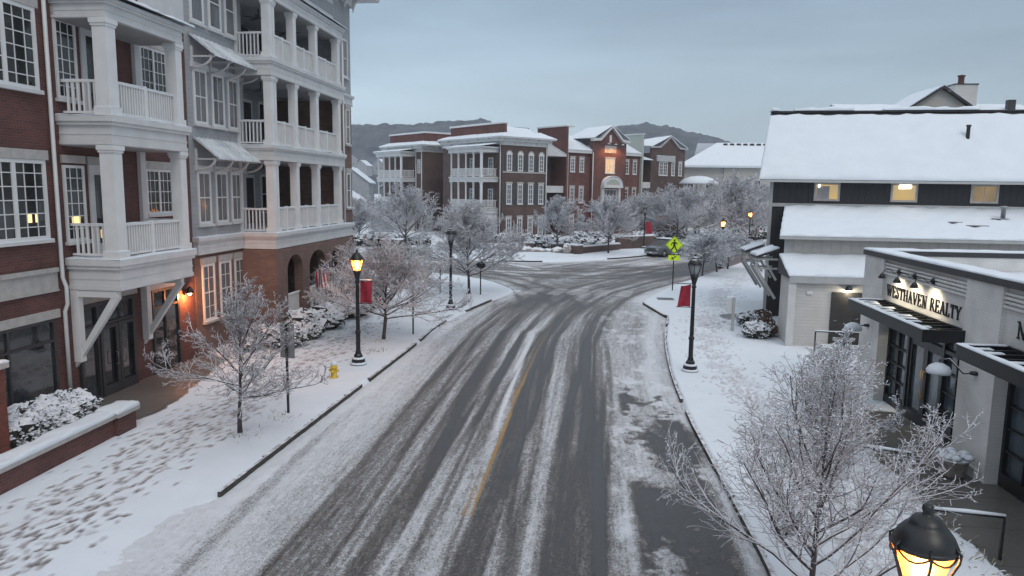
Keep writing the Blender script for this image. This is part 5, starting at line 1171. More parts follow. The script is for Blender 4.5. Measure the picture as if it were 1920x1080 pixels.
# far pale building with the row of roof vents
M_ = thing('apartment_building', 'long pale building with a big snowy hip roof and a row of dark ridge vents', 'building', (28, 130, 0))
FM = Fr(15.2, 125, 90, 1)
b = MB(FM); b.box(0, 40, -14, 0, 0, 10.8); b.box(6.5, 40, .0, .25, 0, 10.8); b.build('wall', 'beige_wall', M_)
b = MB(FM); b.patch((-1, .9, 10.8), (41, .9, 10.8), (36, -7, 15.0), (6.3, -7, 15.0), .18, 30, 10, 0, .2, .2, 91); b.box(-1, 41, -14, .9, 10.6, 10.8); b.prism([(-14, 10.8), (-7, 15.0), (-6.9, 10.8)], 3, 38, 0, 'vz'); b.build('snow', 'snow', M_)
for i in range(16): b = MB(FM); b.box(7.3+i*1.12, 7.95+i*1.12, -6.4, -5.9, 14.3, 14.95); b.build('roof_vent', 'dark_metal', M_)
for u in (1.2, 4.2): window(M_, FM, u, 7.0, 1.1, 1.7, 2, 2, 0, 'glass', fw_=.12)
for u in (8.5, 12, 16, 20): window(M_, FM, u, 7.0, 1.1, 1.7, 2, 2, .25, 'glass', fw_=.12)
# small houses far left
def house(x, y, w, d, h, rh, label, rz=0.3, z0=0):
    F = Fr(x, y, 90+math.degrees(rz), 1); o = thing('house', label, 'house', (x, y, z0), 0, 'small houses beyond the junction'); b = MB(F); b.box(0, w, -d, 0, z0, z0+h); b.prism([(0, z0+h), (w/2, z0+h+rh), (w, z0+h)], -d, 0, 0, 'uz'); b.build('wall', 'clapboard', o)
    b = MB(F); b.patch((-.4, .4, z0+h-.2), (-.4, -d-.4, z0+h-.2), (w/2, -d-.4, z0+h+rh+.1), (w/2, .4, z0+h+rh+.1), .25, 5, 5, 0, .2, .2, sd_()); b.patch((w+.4, .4, z0+h-.2), (w+.4, -d-.4, z0+h-.2), (w/2, -d-.4, z0+h+rh+.1), (w/2, .4, z0+h+rh+.1), .25, 5, 5, 0, .2, .2, sd_()); b.build('roof', 'snow', o)
    for k in (.3, .7): window(o, F, w*k, z0+h*.5, 1.2, 1.4, 2, 2, 0, 'glass', fw_=.15)
house(-55, 150, 8, 12, 7.6, 3.0, 'small grey gabled house nearest behind the corner of the porch building', -.2)
house(-47, 160, 9, 10, 6.6, 2.2, 'low white-roofed house to the right of the grey gabled one', .3)
house(-53, 138, 8, 8, 3.5, 2.6, 'dark low house with a snowy roof below the grey gabled one', -.1)
for i in range(6): house(-165+i*9+rnd.uniform(-3, 3), 430+rnd.uniform(-15, 15), 8, 7, 6, 3, ['white-roofed house on the hillside, first from the left', 'white-roofed house on the hillside, second from the left', 'white-roofed house on the hillside, third from the left', 'white-roofed house on the hillside, third from the right', 'white-roofed house on the hillside, second from the right', 'white-roofed house on the hillside, rightmost of the row'][i], rnd.uniform(-.5, .5), 12+rnd.uniform(0, 8))
# ------------------------------------------------------------------ snow-dusted bare trees
def limb(rng, p, d, L, r, lv, out, P):
    """one branch as a polyline with children; appends (pts, radii, level)"""
    n = P['seg'][lv]; pts = [p]; rad = [r]; d = d.normalized(); st = L/n
    for i in range(n):
        d = (d + Vector((rng.gauss(0, 1), rng.gauss(0, 1), rng.gauss(0, 1)))*P['wob'][lv] + Vector((0, 0, P['up'][lv]))).normalized()
        p = p + d*st; pts.append(p); rad.append(r*(1-(1-P['tip'])*(i+1)/n))
    out.append((pts, rad, lv))
    if lv+1 < len(P['seg']):
        m = P['kids'][lv+1]; m = max(1, int(m*rng.uniform(.75, 1.25)+.5))
        for k in range(m):
            t = P['first'] + (1-P['first'])*(k+rng.random()*.8)/m; t = min(t, .98); i = min(int(t*n), n-1); f = t*n-i
            q = pts[i].lerp(pts[i+1], f); dd = (pts[i+1]-pts[i]).normalized(); side = Vector((rng.gauss(0, 1), rng.gauss(0, 1), rng.gauss(0, .7)))
            side = (side - dd*side.dot(dd)); side = side.normalized() if side.length > 1e-3 else Vector((1, 0, 0))
            a = R(rng.uniform(*P['ang'][lv+1])); cd_ = dd*math.cos(a) + side*math.sin(a)
            limb(rng, q, cd_, L*P['len'][lv+1]*(1.15-.5*t)*rng.uniform(.65, 1.2), max(rad[i]*P['rr'], P['rmin']), lv+1, out, P)
def strands(out, k, levels, name, mats, par, minr=.003, clump=0, seed=1):
    """turn branch polylines into one mesh with numpy-free triangle tubes"""
    b = MB(); rg = random.Random(seed)
    V = []; F = []; M = []
    for pts, rad, lv in out:
        if lv not in levels: continue
        n = 3 if lv >= 2 else 6
        for i in range(len(pts)):
            d = (pts[min(i+1, len(pts)-1)]-pts[max(i-1, 0)]).normalized()
            a = d.cross(Vector((0, 0, 1))); a = a.normalized() if a.length > .05 else Vector((1, 0, 0)); c = a.cross(d)
            if c.z < 0: c = -c
            r = max(rad[i], minr)
            for q in range(n):
                t = 2*math.pi*q/n - math.pi/2*(1 if n == 3 else 0); V.append(pts[i] + a*(r*math.cos(t)) + c*(r*math.sin(t)*1.15))
        b0 = len(V)-n*len(pts)
        for i in range(len(pts)-1):
            for q in range(n): q2 = (q+1) % n; F.append((b0+i*n+q, b0+i*n+q2, b0+(i+1)*n+q2, b0+(i+1)*n+q)); M.append(2 if lv == 0 and n == 6 else 0)
        if clump and rg.random() < clump:
            i = rg.randrange(len(pts)); s = rg.uniform(.35, 1)*k; p = pts[i] + Vector((0, 0, s*.5)); b1 = len(V)
            dd = (pts[min(i+1, len(pts)-1)]-pts[max(i-1, 0)]).normalized()
            V += [p+dd*s*1.6, p+Vector((-dd.y, dd.x, 0))*s, p-dd*s*1.6, p-Vector((-dd.y, dd.x, 0))*s, p+Vector((0, 0, s*.8)), p-Vector((0, 0, s*.5))]
            F += [(b1, b1+1, b1+4), (b1+1, b1+2, b1+4), (b1+2, b1+3, b1+4), (b1+3, b1, b1+4), (b1+1, b1, b1+5), (b1+2, b1+1, b1+5), (b1+3, b1+2, b1+5), (b1, b1+3, b1+5)]; M += [1]*8
    me = bpy.data.meshes.new(name); loc = FRM[par.name][0]
    me.vertices.add(len(V)); co = np.array([tuple(v-loc) for v in V], dtype=np.float32); me.vertices.foreach_set('co', co.ravel())
    ln = np.array([len(f) for f in F], dtype=np.int32); flat = np.array([i for f in F for i in f], dtype=np.int32)
    me.loops.add(len(flat)); me.loops.foreach_set('vertex_index', flat); me.polygons.add(len(F)); me.polygons.foreach_set('loop_start', np.concatenate([[0], np.cumsum(ln)[:-1]]).astype(np.int32)); me.polygons.foreach_set('loop_total', ln)
    for m in mats: me.materials.append(MAT[m])
    me.polygons.foreach_set('material_index', np.array(M, dtype=np.int32)); me.update(calc_edges=True)
    o = bpy.data.objects.new(name, me); COL.objects.link(o); o.parent = par; FRM[o.name] = FRM[par.name]; return o
BASE = dict(seg=[5, 6, 5, 4, 3], wob=[.10, .13, .16, .2, .22], up=[.06, .07, .05, .03, 0], tip=.25, kids=[0, 8, 7, 6, 4], len=[1, .62, .48, .5, .5], ang=[(0, 0), (30, 55), (28, 60), (30, 65), (30, 65)], rr=.62, rmin=.004, first=.22)
def tree(label, x, y, z, H, spread, th, seed, mains=10, tr=.06, P=None, mainang=(18, 62), twigmat='twig', minr=.004, clump=.15, cs=.02, group=None, name='bare_tree', low=0, mr=None):
    P = dict(BASE, **(P or {})); rng = random.Random(seed); t = thing(name, label, 'tree', (x, y, z), 0, group)
    # trunk: a leader that carries on into the crown
    pts = [Vector((x, y, z-.1))]; d = Vector((rng.gauss(0, .03), rng.gauss(0, .03), 1)); top = z + th + (H-th)*.78; n = 9; rad = [tr*1.25]
    for i in range(n):
        d = (d + Vector((rng.gauss(0, .05), rng.gauss(0, .05), .3))).normalized(); f = (i+1)/n; pts.append(pts[-1] + d*((top-z+.1)/n)/max(d.z, .5)); rad.append(tr*(1-.82*f) if f*(top-z) > th else tr*(1.05-.2*f))
    out = []
    for k in range(mains):
        f = k/(mains-1) if mains > 1 else 0; zz = th + (H-th)*.72*f**1.2; s = (zz+.1)/((top-z+.1))*n; i = min(int(s), n-1); q = pts[i].lerp(pts[i+1], s-i)
        az = k*2.4 + rng.uniform(-.5, .5); an = R(mainang[1] + (mainang[0]-mainang[1])*f**.8 + rng.uniform(-8, 8)); L = (spread*(1-.55*f) + (H-th)*.15)*rng.uniform(.8, 1.1)
        limb(rng, q, Vector((math.cos(az)*math.sin(an), math.sin(az)*math.sin(an), math.cos(an))), L, tr*(.52-.25*f), 0+1 if False else 0, out, P)
    allp = [p for q, _, _ in out for p in q]; zt = max(p.z for p in allp) - z; rs_ = sorted(math.hypot(p.x-x, p.y-y) for p in allp)[int(len(allp)*.985)]
    kz, kr = H/zt, spread/rs_
    def fz(p):
        r_ = math.hypot(p.x-x, p.y-y)*kr; q = spread*.62; k_ = kr*(1 if r_ < q else (q + (spread*1.02-q)*math.tanh((r_-q)/(spread*1.02-q)))/r_); return Vector((x+(p.x-x)*k_, y+(p.y-y)*k_, z+(p.z-z)*kz))
    out = [([fz(p) for p in q], r_, l_) for q, r_, l_ in out]; pts = [Vector((x+(p.x-x)*kr, y+(p.y-y)*kr, z+(p.z-z)*kz)) for p in pts]
    tm = MB(); tm.tube(pts, rad, 9, 0, True); tm.build('trunk', 'bark', t)
    strands(out, cs, (0, 1, 2, 3, 4), 'crown', [twigmat, 'snow', 'limb'], t, minr, clump, seed); return t
# front left young tree, long low snowy boughs
PA = dict(seg=[7, 6, 5, 4], wob=[.10, .15, .17, .2], up=[.045, .04, .03, 0], kids=[0, 11, 6, 4], len=[1, .42, .45, .5], ang=[(0, 0), (25, 55), (28, 60), (30, 65)], first=.12)
tree('young bare snowy tree with long low boughs in the verge in front of the balcony', -9.0, 17.5, .15, 4.2, 2.5, 1.15, 4, 17, .058, PA, (16, 80), minr=.0058, clump=.08, cs=.012)
# second street tree, round and full
PB = dict(seg=[7, 6, 5, 4], wob=[.09, .13, .15, .2], up=[.05, .05, .03, 0], kids=[0, 12, 8, 5], len=[1, .46, .45, .5], ang=[(0, 0), (20, 45), (25, 50), (30, 60)], first=.15)
tree('rounded bare snowy street tree beside the lit lamp and red banner', -8.67, 29.7, .15, 4.6, 3.9, 1.3, 9, 25, .075, PB, (12, 72), 'twig_far', minr=.0075, clump=.05, cs=.02)
tree('tall bare snowy street tree near the corner of the junction, behind the unlit lamp', -7.35, 43.9, .15, 6.0, 4.2, 1.5, 14, 25, .085, PB, (12, 68), 'twig_far', minr=.010, clump=.04, cs=.03)
# foreground right: dense upright twiggy crown close to the camera
PC = dict(seg=[9, 8, 5, 3], wob=[.07, .09, .13, .18], up=[.09, .11, .06, .0], kids=[0, 11, 7, 4], len=[1, .54, .38, .36], ang=[(0, 0), (16, 40), (25, 60), (30, 75)], first=.08, tip=.3)
tree('dense snow-covered bare tree in the right foreground verge beside the glowing lantern', 3.55, 10.9, .1, 4.3, 2.55, .5, 21, 21, .055, PC, (10, 62), minr=.0036, clump=.42, cs=.019)
tree('small snow-clumped bare tree beside the walkway in front of the white shop', 6.15, 17.6, .1, 3.5, 1.35, .5, 33, 12, .045, PA, (8, 45), minr=.006, clump=.5, cs=.03)
# far trees
PF = dict(seg=[6, 5, 4, 3], wob=[.09, .13, .15, .2], up=[.05, .05, .03, 0], kids=[0, 10, 7, 4], len=[1, .48, .48, .5], ang=[(0, 0), (20, 45), (25, 50), (30, 60)], first=.15)
tree('bare snowy tree left of the far brick wall, in front of the arched-window building', -3.5, 77.6, .2, 5.9, 3.3, 1.6, 41, 22, .09, PF, (12, 66), 'twig_far', .015, .03, .05)
tree('round bare snowy tree in front of the long low brick wall', 1.9, 75.6, .2, 6.2, 3.9, 1.6, 42, 28, .09, PF, (14, 70), 'twig_far', .015, .03, .05)
tf = tree('broad bare snowy tree behind the far lamp with the red banner', 10.8, 93, .2, 7.5, 6.2, 1.6, 43, 30, .12, PF, (14, 72), 'twig_far', .02, .03, .06)
tb = tree('largest bare snowy tree, in front of the long pale building', 18.4, 99, .2, 9.4, 7.2, 1.8, 44, 32, .15, PF, (14, 70), 'twig_far', .021, .02, .06)
tree('spreading bare tree by the porches of the left brown brick wing', -18.8, 72.5, .2, 7.2, 5.0, 1.6, 45, 26, .12, PF, (14, 68), 'twig_far', .015, .02, .05)
dup(tf, (22.8, 106, .2), 1.1, 'bare snowy tree between the long pale building and the dark hall, behind the rightmost lamp', (1.05, 1.05, 1.1))
dup(tf, (6.6, 98, .2), 2.3, 'bare snowy tree close to the red brick row, left of the broad one', (.85, .85, .85)); dup(tf, (15.2, 108, .2), 4.1, 'bare snowy tree beside the round pavilion', (.95, .95, 1))
dup(tf, (-26, 80, .2), 3.3, 'bare snowy tree furthest left, beyond the corner of the porch building', (.8, .8, .75)); dup(tf, (-13.3, 79, .2), 5, 'bare snowy tree in front of the recess between the brown brick wings', (.6, .6, .6))
# three small flowering-type trees on the right verge
PS = dict(seg=[5, 4, 4, 3], wob=[.10, .15, .2, .25], up=[.03, .02, .0, 0], kids=[0, 9, 6, 4], len=[1, .5, .5, .5], ang=[(0, 0), (25, 55), (30, 60), (30, 65)], first=.15)
ts = tree('small round snowy tree nearest the crossing sign on the right verge', 8.7, 57.0, .15, 3.6, 2.6, 1.4, 51, 20, .06, PS, (15, 75), 'twig_far', .014, .5, .05, group=None)
dup(ts, (10.3, 60.0, .15), 2, 'small round snowy tree, middle one of the three on the right verge', (1.05, 1.05, 1.0)); dup(ts, (11.6, 62.6, .15), 4, 'small round snowy tree farthest along the right verge', (1.1, 1.1, 1.0))
# crape myrtle clump by the arcade
def shrubby(label, x, y, z, H, spread, seed, stems=9, minr=.007):
    t = thing('bare_shrub', label, 'shrub', (x, y, z)); rng = random.Random(seed); out = []
    for k in range(stems):
        az = k*2.4; an = R(rng.uniform(8, 38)); limb(rng, Vector((x+rng.gauss(0, .12), y+rng.gauss(0, .12), z-.05)), Vector((math.cos(az)*math.sin(an), math.sin(az)*math.sin(an), math.cos(an))), H*rng.uniform(.75, 1), .022, 0, out, dict(BASE, **dict(seg=[7, 5, 4], wob=[.06, .12, .16], up=[.02, .03, 0], kids=[0, 6, 4], len=[1, .4, .45], ang=[(0, 0), (20, 45), (30, 55)], first=.35)))
    strands(out, .02, (0, 1, 2), 'stems', ['twig', 'snow', 'limb'], t, minr, .25, seed); return t
shrubby('multi-stemmed bare shrub below the flag in front of the arcade', -12.5, 33.6, .3, 2.6, 1.0, 61, 12)
shrubby('thin bare shrub of upright snowy shoots left of the foreground tree', 3.9, 13.6, .12, 2.3, .9, 62, 14, .004)
shrubby('bare shrub of tall thin shoots between the footway and the white shop', 6.5, 20.6, .12, 2.0, .9, 63, 12, .005)
# ------------------------------------------------------------------ hedges and shrubs
def bush(b, cx, cy, cz, rx_, ry_, rz_, seed, leaves=160, ls=.06, core=True, snowy=.55):
    r_ = random.Random(seed)
    if core:
        nu, nv = 18, 9; vs = []; fs = []
        for j in range(nv+1):
            ph = math.pi*j/nv
            for i in range(nu):
                th = 2*math.pi*i/nu; k = 1 + .16*math.sin(th*3+seed+ph*4) + r_.uniform(-.13, .13)
                vs.append((cx+rx_*.9*k*math.sin(ph)*math.cos(th), cy+ry_*.9*k*math.sin(ph)*math.sin(th), max(cz-.05, cz+rz_*.5 + rz_*.48*k*math.cos(ph))))
        for j in range(nv):
            for i in range(nu): i2 = (i+1) % nu; fs.append((j*nu+i, (j+1)*nu+i, (j+1)*nu+i2, j*nu+i2))
        b.add(vs, fs, 0, True, False)
    for k in range(leaves):
        th = r_.uniform(0, 6.28); u = r_.uniform(-.75, 1); s = math.sqrt(1-u*u); rr_ = r_.uniform(.9, 1.1); p = Vector((cx+rx_*rr_*s*math.cos(th), cy+ry_*rr_*s*math.sin(th), cz+rz_*.5+rz_*.5*rr_*u)); l = ls*r_.uniform(.6, 1.4)
        if r_.random() < snowy*(.35+.65*max(0, u+.3)):
            a = r_.uniform(0, 6); q = l*.9; b.add([p+Vector((math.cos(a)*q*1.3, math.sin(a)*q*1.3, 0)), p+Vector((-math.sin(a)*q, math.cos(a)*q, 0)), p-Vector((math.cos(a)*q*1.3, math.sin(a)*q*1.3, 0)), p-Vector((-math.sin(a)*q, math.cos(a)*q, 0)), p+Vector((0, 0, q*.8)), p-Vector((0, 0, q*.3))], [(0, 1, 4), (1, 2, 4), (2, 3, 4), (3, 0, 4), (1, 0, 5), (2, 1, 5), (3, 2, 5), (0, 3, 5)], 1, True)
        else:
            d1 = Vector((r_.gauss(0, 1), r_.gauss(0, 1), r_.gauss(0, 1))).normalized()*l; d2 = Vector((r_.gauss(0, 1), r_.gauss(0, 1), r_.gauss(0, 1))).normalized()*l*.6; b.add([p-d1, p-d2, p+d1, p+d2], [(0, 1, 2, 3)], 2, True)
def hedge(name, label, pts, w, h, seed, z=.1, step=.5, leaves=200, ls=.05, snowy=.55, group=None):
    t = thing(name, label, 'hedge' if name == 'hedge' else 'shrub', (pts[0][0], pts[0][1], z), 0, group); b = MB(); r_ = random.Random(seed)
    for (ax_, ay), (bx, by) in zip(pts[:-1], pts[1:]):
        L = math.hypot(bx-ax_, by-ay); n = max(1, int(L/step))
        for i in range(n): f = (i+.5)/n; bush(b, ax_+(bx-ax_)*f+r_.gauss(0, w*.06), ay+(by-ay)*f, z, max(w/2, step*.62)*r_.uniform(.9, 1.1), max(w/2, step*.62)*r_.uniform(.9, 1.1), h*r_.uniform(.88, 1.1), seed*31+i, leaves, ls, True, snowy)
    b.build('foliage', ['bush', 'snow', 'leaf_dark'], t); return t
def shrub(label, x, y, r, h, seed, z=.1, leaves=220, ls=.06, snowy=.6, group=None, mats=('bush', 'snow', 'leaf_dark')):
    t = thing('shrub', label, 'shrub', (x, y, z), 0, group); b = MB(); bush(b, x, y, z, r, r*.95, h, seed, leaves, ls, True, snowy); b.build('foliage', list(mats), t); return t
hedge('hedge', 'clipped evergreen hedge loaded with snow behind the low brick wall', [(-13.75, 14.9), (-13.5, 17.5)], 1.55, .98, 3, .1, .42, 900, .036, .55)
shp = [(-12.2, 27.6, .75, .75), (-11.95, 29.3, .6, .6), (-12.5, 30.4, .8, .9), (-11.9, 31.6, .7, .7), (-12.3, 33.0, .8, .95), (-11.7, 34.6, .8, .9), (-12.0, 36.4, .85, .85), (-11.6, 38.2, .7, .8), (-12.1, 40.2, .8, .9)]
NM = ['first from the camera', 'second from the camera', 'third from the camera', 'fourth from the camera', 'fifth from the camera', 'fourth from the far end', 'third from the far end', 'second from the far end', 'farthest from the camera']
for i, (x, y, r, h) in enumerate(shp): shrub('snow-buried shrub along the brick arcade, ' + NM[i], x, y, r*1.25, h*1.15, 100+i, .15, 420, .06, .62, 'shrubs along the brick arcade')
shrub('low dark shrub at the near end of the arcade bed', -13.4, 26.6, .55, .6, 130, .1, 260, .05, .4); shrub('snowy shrub against the brown brick wall under the shopfront windows', -13.6, 28.2, .55, .8, 131, .12, 260, .05, .5)
for i, (x, y, r, h, m) in enumerate(((7.5, 32.9, .62, .75, 0), (8.1, 33.4, .5, .62, 1), (7.75, 35.9, .55, .7, 0), (8.4, 35.2, .45, .55, 1), (8.8, 37.6, .5, .55, 1), (7.0, 21.8, .55, .75, 0), (7.3, 23.0, .5, .65, 0))):
    shrub(['large snowy shrub at the foot of the lean-to corner post', 'brown shrub beside the lean-to corner post', 'snowy shrub beside the bare paving patch by the lean-to', 'brown dry shrub between the lean-to post and the dark hall', 'low brown shrub against the dark hall corner', 'snowy twiggy shrub nearest the white shop doors', 'snowy twiggy shrub near the shop corner pier'][i], x, y, r, h, 140+i, .12, 380, .055, .6 if m == 0 else .12, None, ('bush', 'snow', 'leaf_dark') if m == 0 else ('leaf_brown', 'snow', 'leaf_brown'))
hedge('hedge', 'long clipped snowy hedge in front of the arched-window building', [(-12.5, 84.5), (-3.6, 83.6)], 1.3, 1.15, 9, .3, .9, 120, .12, .5)
hedge('hedge', 'snowy hedge in front of the red brick row', [(-1.8, 86.2), (2.4, 88.5)], 1.4, 1.4, 10, .3, .9, 120, .12, .55)
hedge('hedge', 'snowy hedge beyond the parked pickup', [(5.5, 92), (12.5, 98)], 1.4, 1.3, 11, .3, 1.0, 100, .12, .5)
hedge('hedge', 'snowy hedge along the far side of the left street', [(-36, 78.5), (-17.5, 77)], 1.6, 1.35, 12, .2, 1.0, 110, .12, .5)
hedge('hedge', 'dark snowy hedge at the corner of the porch building', [(-21, 60.5), (-16.5, 59.6)], 1.2, .9, 13, .1, .8, 120, .1, .5)
hedge('hedge', 'dark evergreen hedge along the right street under the large trees', [(16.5, 94), (26, 108)], 1.8, 1.7, 16, .2, 1.1, 100, .12, .4)
fs_ = [(-4.9, 79.3, 1.0, .95), (-2.2, 79.8, 1.1, 1.0), (-.4, 80.8, 1.1, 1.05), (1.3, 82.0, 1.0, 1.0), (-6.4, 80.4, .9, .8)]
for i, (x, y, r, h) in enumerate(fs_): shrub('rounded snowy shrub behind the far low brick wall, ' + ['second from the left', 'middle one', 'second from the right', 'rightmost', 'leftmost'][i], x, y, r, h, 160+i, .3, 160, .12, .6, 'rounded shrubs behind the far brick wall')
# boulders
bo = [(-7.7, 75.0, .62, .95), (-6.6, 75.0, .68, .6), (-5.4, 75.1, .62, .5), (-4.3, 75.4, .45, .4), (-3.3, 75.0, .72, .6), (-2.35, 74.2, .5, 1.05)]
for i, (x, y, r, h) in enumerate(bo):
    t = thing('boulder', 'snow-capped boulder at the far corner, ' + ['upright leftmost one', 'second from the left', 'third from the left', 'smallest one', 'broad one right of the smallest', 'tall one beside the brick wall'][i], 'boulder', (x, y, .1), 0, 'boulders at the far corner')
    r_ = random.Random(i); nu, nv = 14, 8; vs = []; fs = []
    for j in range(nv+1):
        for k in range(nu):
            ph = math.pi*j/nv; th = 2*math.pi*k/nu; q = 1+.12*math.sin(2*th+i)+.1*math.sin(3*th+ph*3+i*2)+r_.uniform(-.04, .04); vs.append((x+r*q*math.sin(ph)*math.cos(th), y+r*.8*q*math.sin(ph)*math.sin(th), .1+h*.45+h*.6*q*math.cos(ph)))
    for j in range(nv):
        for k in range(nu): k2 = (k+1) % nu; fs.append((j*nu+k, (j+1)*nu+k, (j+1)*nu+k2, j*nu+k2))
    b = MB(); b.add(vs, fs, 0, True, False); b.build('rock', 'stone_snow', t)
# far brick walls and planters
def bwall(name, label, pts, t_, z1, z0=.05, cat='wall', pier=None, sth=.12, z1b=None):
    o = thing(name, label, cat, (pts[0][0], pts[0][1], 0)); b = MB(); c = MB(); s = MB()
    for (ax_, ay), (bx, by) in zip(pts[:-1], pts[1:]):
        L = math.hypot(bx-ax_, by-ay); az = math.degrees(math.atan2(bx-ax_, by-ay)); F = Fr(ax_, ay, az, 1); b2 = MB(F); b2.box(0, L, -t_/2, t_/2, z0, z1); b2.box(-.03, L+.03, -t_/2-.04, t_/2+.04, z1, z1+.06, 1); b2.patch((-.05, -t_/2-.05, z1+.06), (L+.05, -t_/2-.05, z1+.06), (L+.05, t_/2+.05, z1+.06), (-.05, t_/2+.05, z1+.06), sth, max(3, int(L*1.5)), 2, 2, .1, .3, sd_())
        b2.build('brickwork', ['brick_far_brown', 'stone', 'snow'], o)
    if pier:
        x, y, w, z = pier; F = Fr(x, y, 45, 1); b2 = MB(F); b2.box(-w/2, w/2, -w/2, w/2, z0, z); b2.box(-w/2-.05, w/2+.05, -w/2-.05, w/2+.05, z, z+.07, 1); b2.patch((-w/2-.06, -w/2-.06, z+.07), (w/2+.06, -w/2-.06, z+.07), (w/2+.06, w/2+.06, z+.07), (-w/2-.06, w/2+.06, z+.07), .12, 3, 3, 2, .1, .3, sd_()); b2.build('pier', ['brick_far_brown', 'stone', 'snow'], o)
    return o
bwall('garden_wall', 'long low brick wall with a square end pier at the far corner of the junction', [(-.9, 75.0), (3.1, 80.6)], .4, .75, pier=(-1.4, 74.4, 1.0, .95))
bwall('garden_wall', 'taller brick wall stepping up behind the parked pickup', [(2.9, 81.4), (4.6, 82.6), (7.2, 85.2)], .5, 1.45)
for x, y, l in ((-7.4, 78.6, 'square brick planter with a snow cap, left one behind the boulders'), (-4.1, 78.4, 'square brick planter with a snow cap, right one behind the boulders')): bwall('brick_planter', l, [(x, y), (x+1.2, y+.5)], .9, .75, .2, 'planter')
# ------------------------------------------------------------------ street lamps
def street_lamp(x, y, label, lit, H=4.45, e=70, group='black street lamps', sc=1, z0=.12):
    t = thing('street_lamp', label, 'street lamp', (x, y, z0), 0, group); z = lambda q: z0+q*(H-.12)/4.57
    b = MB(); b.lathe([(.30, z(-.1)), (.30, z(.06)), (.26, z(.10)), (.245, z(.26)), (.17, z(.30)), (.16, z(.40)), (.115, z(.46)), (.10, z(.56))], x, y, 8, 0, False); b.build('base', 'black_metal', t)
    b = MB(); b.lathe([(.31, z(.055)), (.29, z(.11)), (.252, z(.13))], x, y, 14, 0); b.lathe([(.25, z(.262)), (.22, z(.30)), (.17, z(.325))], x, y, 14); b.build('snow', 'snow', t)
    b = MB(); b.lathe([(.085, z(.56)), (.082, z(1.25)), (.105, z(1.28)), (.105, z(1.36)), (.075, z(1.39)), (.062, z(3.25)), (.085, z(3.28)), (.085, z(3.34)), (.06, z(3.37)), (.07, z(3.42)), (.13, z(3.66)), (.15, z(3.72)), (.13, z(3.76))], x, y, 12, 0, False); b.build('pole', 'black_metal', t)
    b = MB(); b.lathe([(.115, z(3.765)), (.205, z(4.12)), (.222, z(4.18))], x, y, 12); g = b.build('globe', 'lamp_glass_lit' if lit else 'lamp_glass_off', t)
    b = MB()
    for k in range(6):
        a = k*math.pi/3+.3; c, s = math.cos(a), math.sin(a)
        b.tube([(x+c*.13, y+s*.13, z(3.72)), (x+c*.20, y+s*.20, z(3.98)), (x+c*.252, y+s*.252, z(4.12)), (x+c*.26, y+s*.26, z(4.20)), (x+c*.215, y+s*.215, z(4.24))], .012, 5)
        a2 = a+math.pi/3; P_ = [(x+math.cos(a+(a2-a)*q/5)*.236, y+math.sin(a+(a2-a)*q/5)*.236, z(4.17-.06*math.sin(math.pi*q/5))) for q in range(6)]; b.tube(P_, .009, 5)
    b.lathe([(.238, z(4.17)), (.243, z(4.19)), (.238, z(4.21))], x, y, 18); b.build('cage', 'black_metal', g)
    b = MB(); b.lathe([(.235, z(4.19)), (.232, z(4.22)), (.205, z(4.29)), (.155, z(4.36)), (.13, z(4.38)), (.125, z(4.395)), (.10, z(4.44)), (.045, z(4.46)), (.03, z(4.48)), (.042, z(4.51)), (.04, z(4.55)), (.01, z(4.57))], x, y, 18); b.build('cap', 'snowy_black' if not lit else 'black_metal', t)
    if lit:
        b = MB(); b.lathe([(.03, z(3.8)), (.075, z(3.88)), (.075, z(4.0)), (.03, z(4.06))], x, y, 10); b.build('bulb', 'bulb_glow', g)
        plight('lamp_light', t, (x, y, z(3.95)), e*7, (1, .40, .14), .13)
    return t
def banner(x, y, dx, label, curl=0, z0=2.35, z1=3.3, w=.46, dy=0):
    t = thing('banner', label, 'banner', (x, y, z0)); b = MB(); n = 10; vs = []; fs = []; m = 8
    for j in range(m+1):
        for i in range(n+1):
            u = i/n; v = j/m; s = w*(1-curl*(1-u if False else 0)); fr_ = (1 - curl*(v)*.55) if curl else 1
            vs.append((x+dx*(.1+w*u*fr_), y+.05*math.sin(u*5+v*2)+curl*.25*v*u + dy*u, z0+(z1-z0)*v - curl*.18*u*v))
    k = len(vs); vs += [(p[0], p[1]+.012, p[2]) for p in vs]
    for j in range(m):
        for i in range(n): a = j*(n+1)+i; fs += [(a, a+1, a+n+2, a+n+1), (k+a, k+a+n+1, k+a+n+2, k+a+1)]
    b.add(vs, fs, 0, True, True); b.build('cloth', 'banner_red', t)
    b = MB(); b.tube([(x, y, z1+.02), (x+dx*(w+.14), y+dy, z1+.02)], .014, 6); b.tube([(x, y, z0-.02), (x+dx*(w+.14), y+dy, z0-.02)], .014, 6); b.build('arm', 'black_metal', t)
    b = MB(); b.patch((x+dx*.1, y-.03, z1+.03), (x+dx*(.1+w), y-.03, z1+.03), (x+dx*(.1+w), y+.05, z1+.03), (x+dx*.1, y+.05, z1+.03), .035, 6, 1, 0, .03, .5, sd_())
    if curl: b = MB(); b.tube([(x+dx*.1, y, z1+.04), (x+dx*.3, y, z1+.05), (x+dx*.52, y, z1+.04)], .02, 6)
    b.build('snow', 'snow', t)
street_lamp(-8.31, 25.2, 'lit black street lamp with amber glow and a red banner on the left verge', True, 4.35, 60)
banner(-8.31, 25.2, 1, 'plain red banner hanging from the lit lamp on the left verge', 0, 2.42, 3.22, .44)
street_lamp(-7.33, 37.8, 'unlit black street lamp near the junction on the left verge', False, 4.6)
street_lamp(3.72, 26.15, 'unlit black street lamp with a blown red banner on the right verge', False, 4.4)
banner(3.72, 26.15, -1, 'red banner blown to one side on the unlit lamp of the right verge', .5, 2.5, 3.3, .46)
street_lamp(2.68, 5.7, 'glowing amber lantern closest to the camera at the bottom right', True, 4.19, 40)
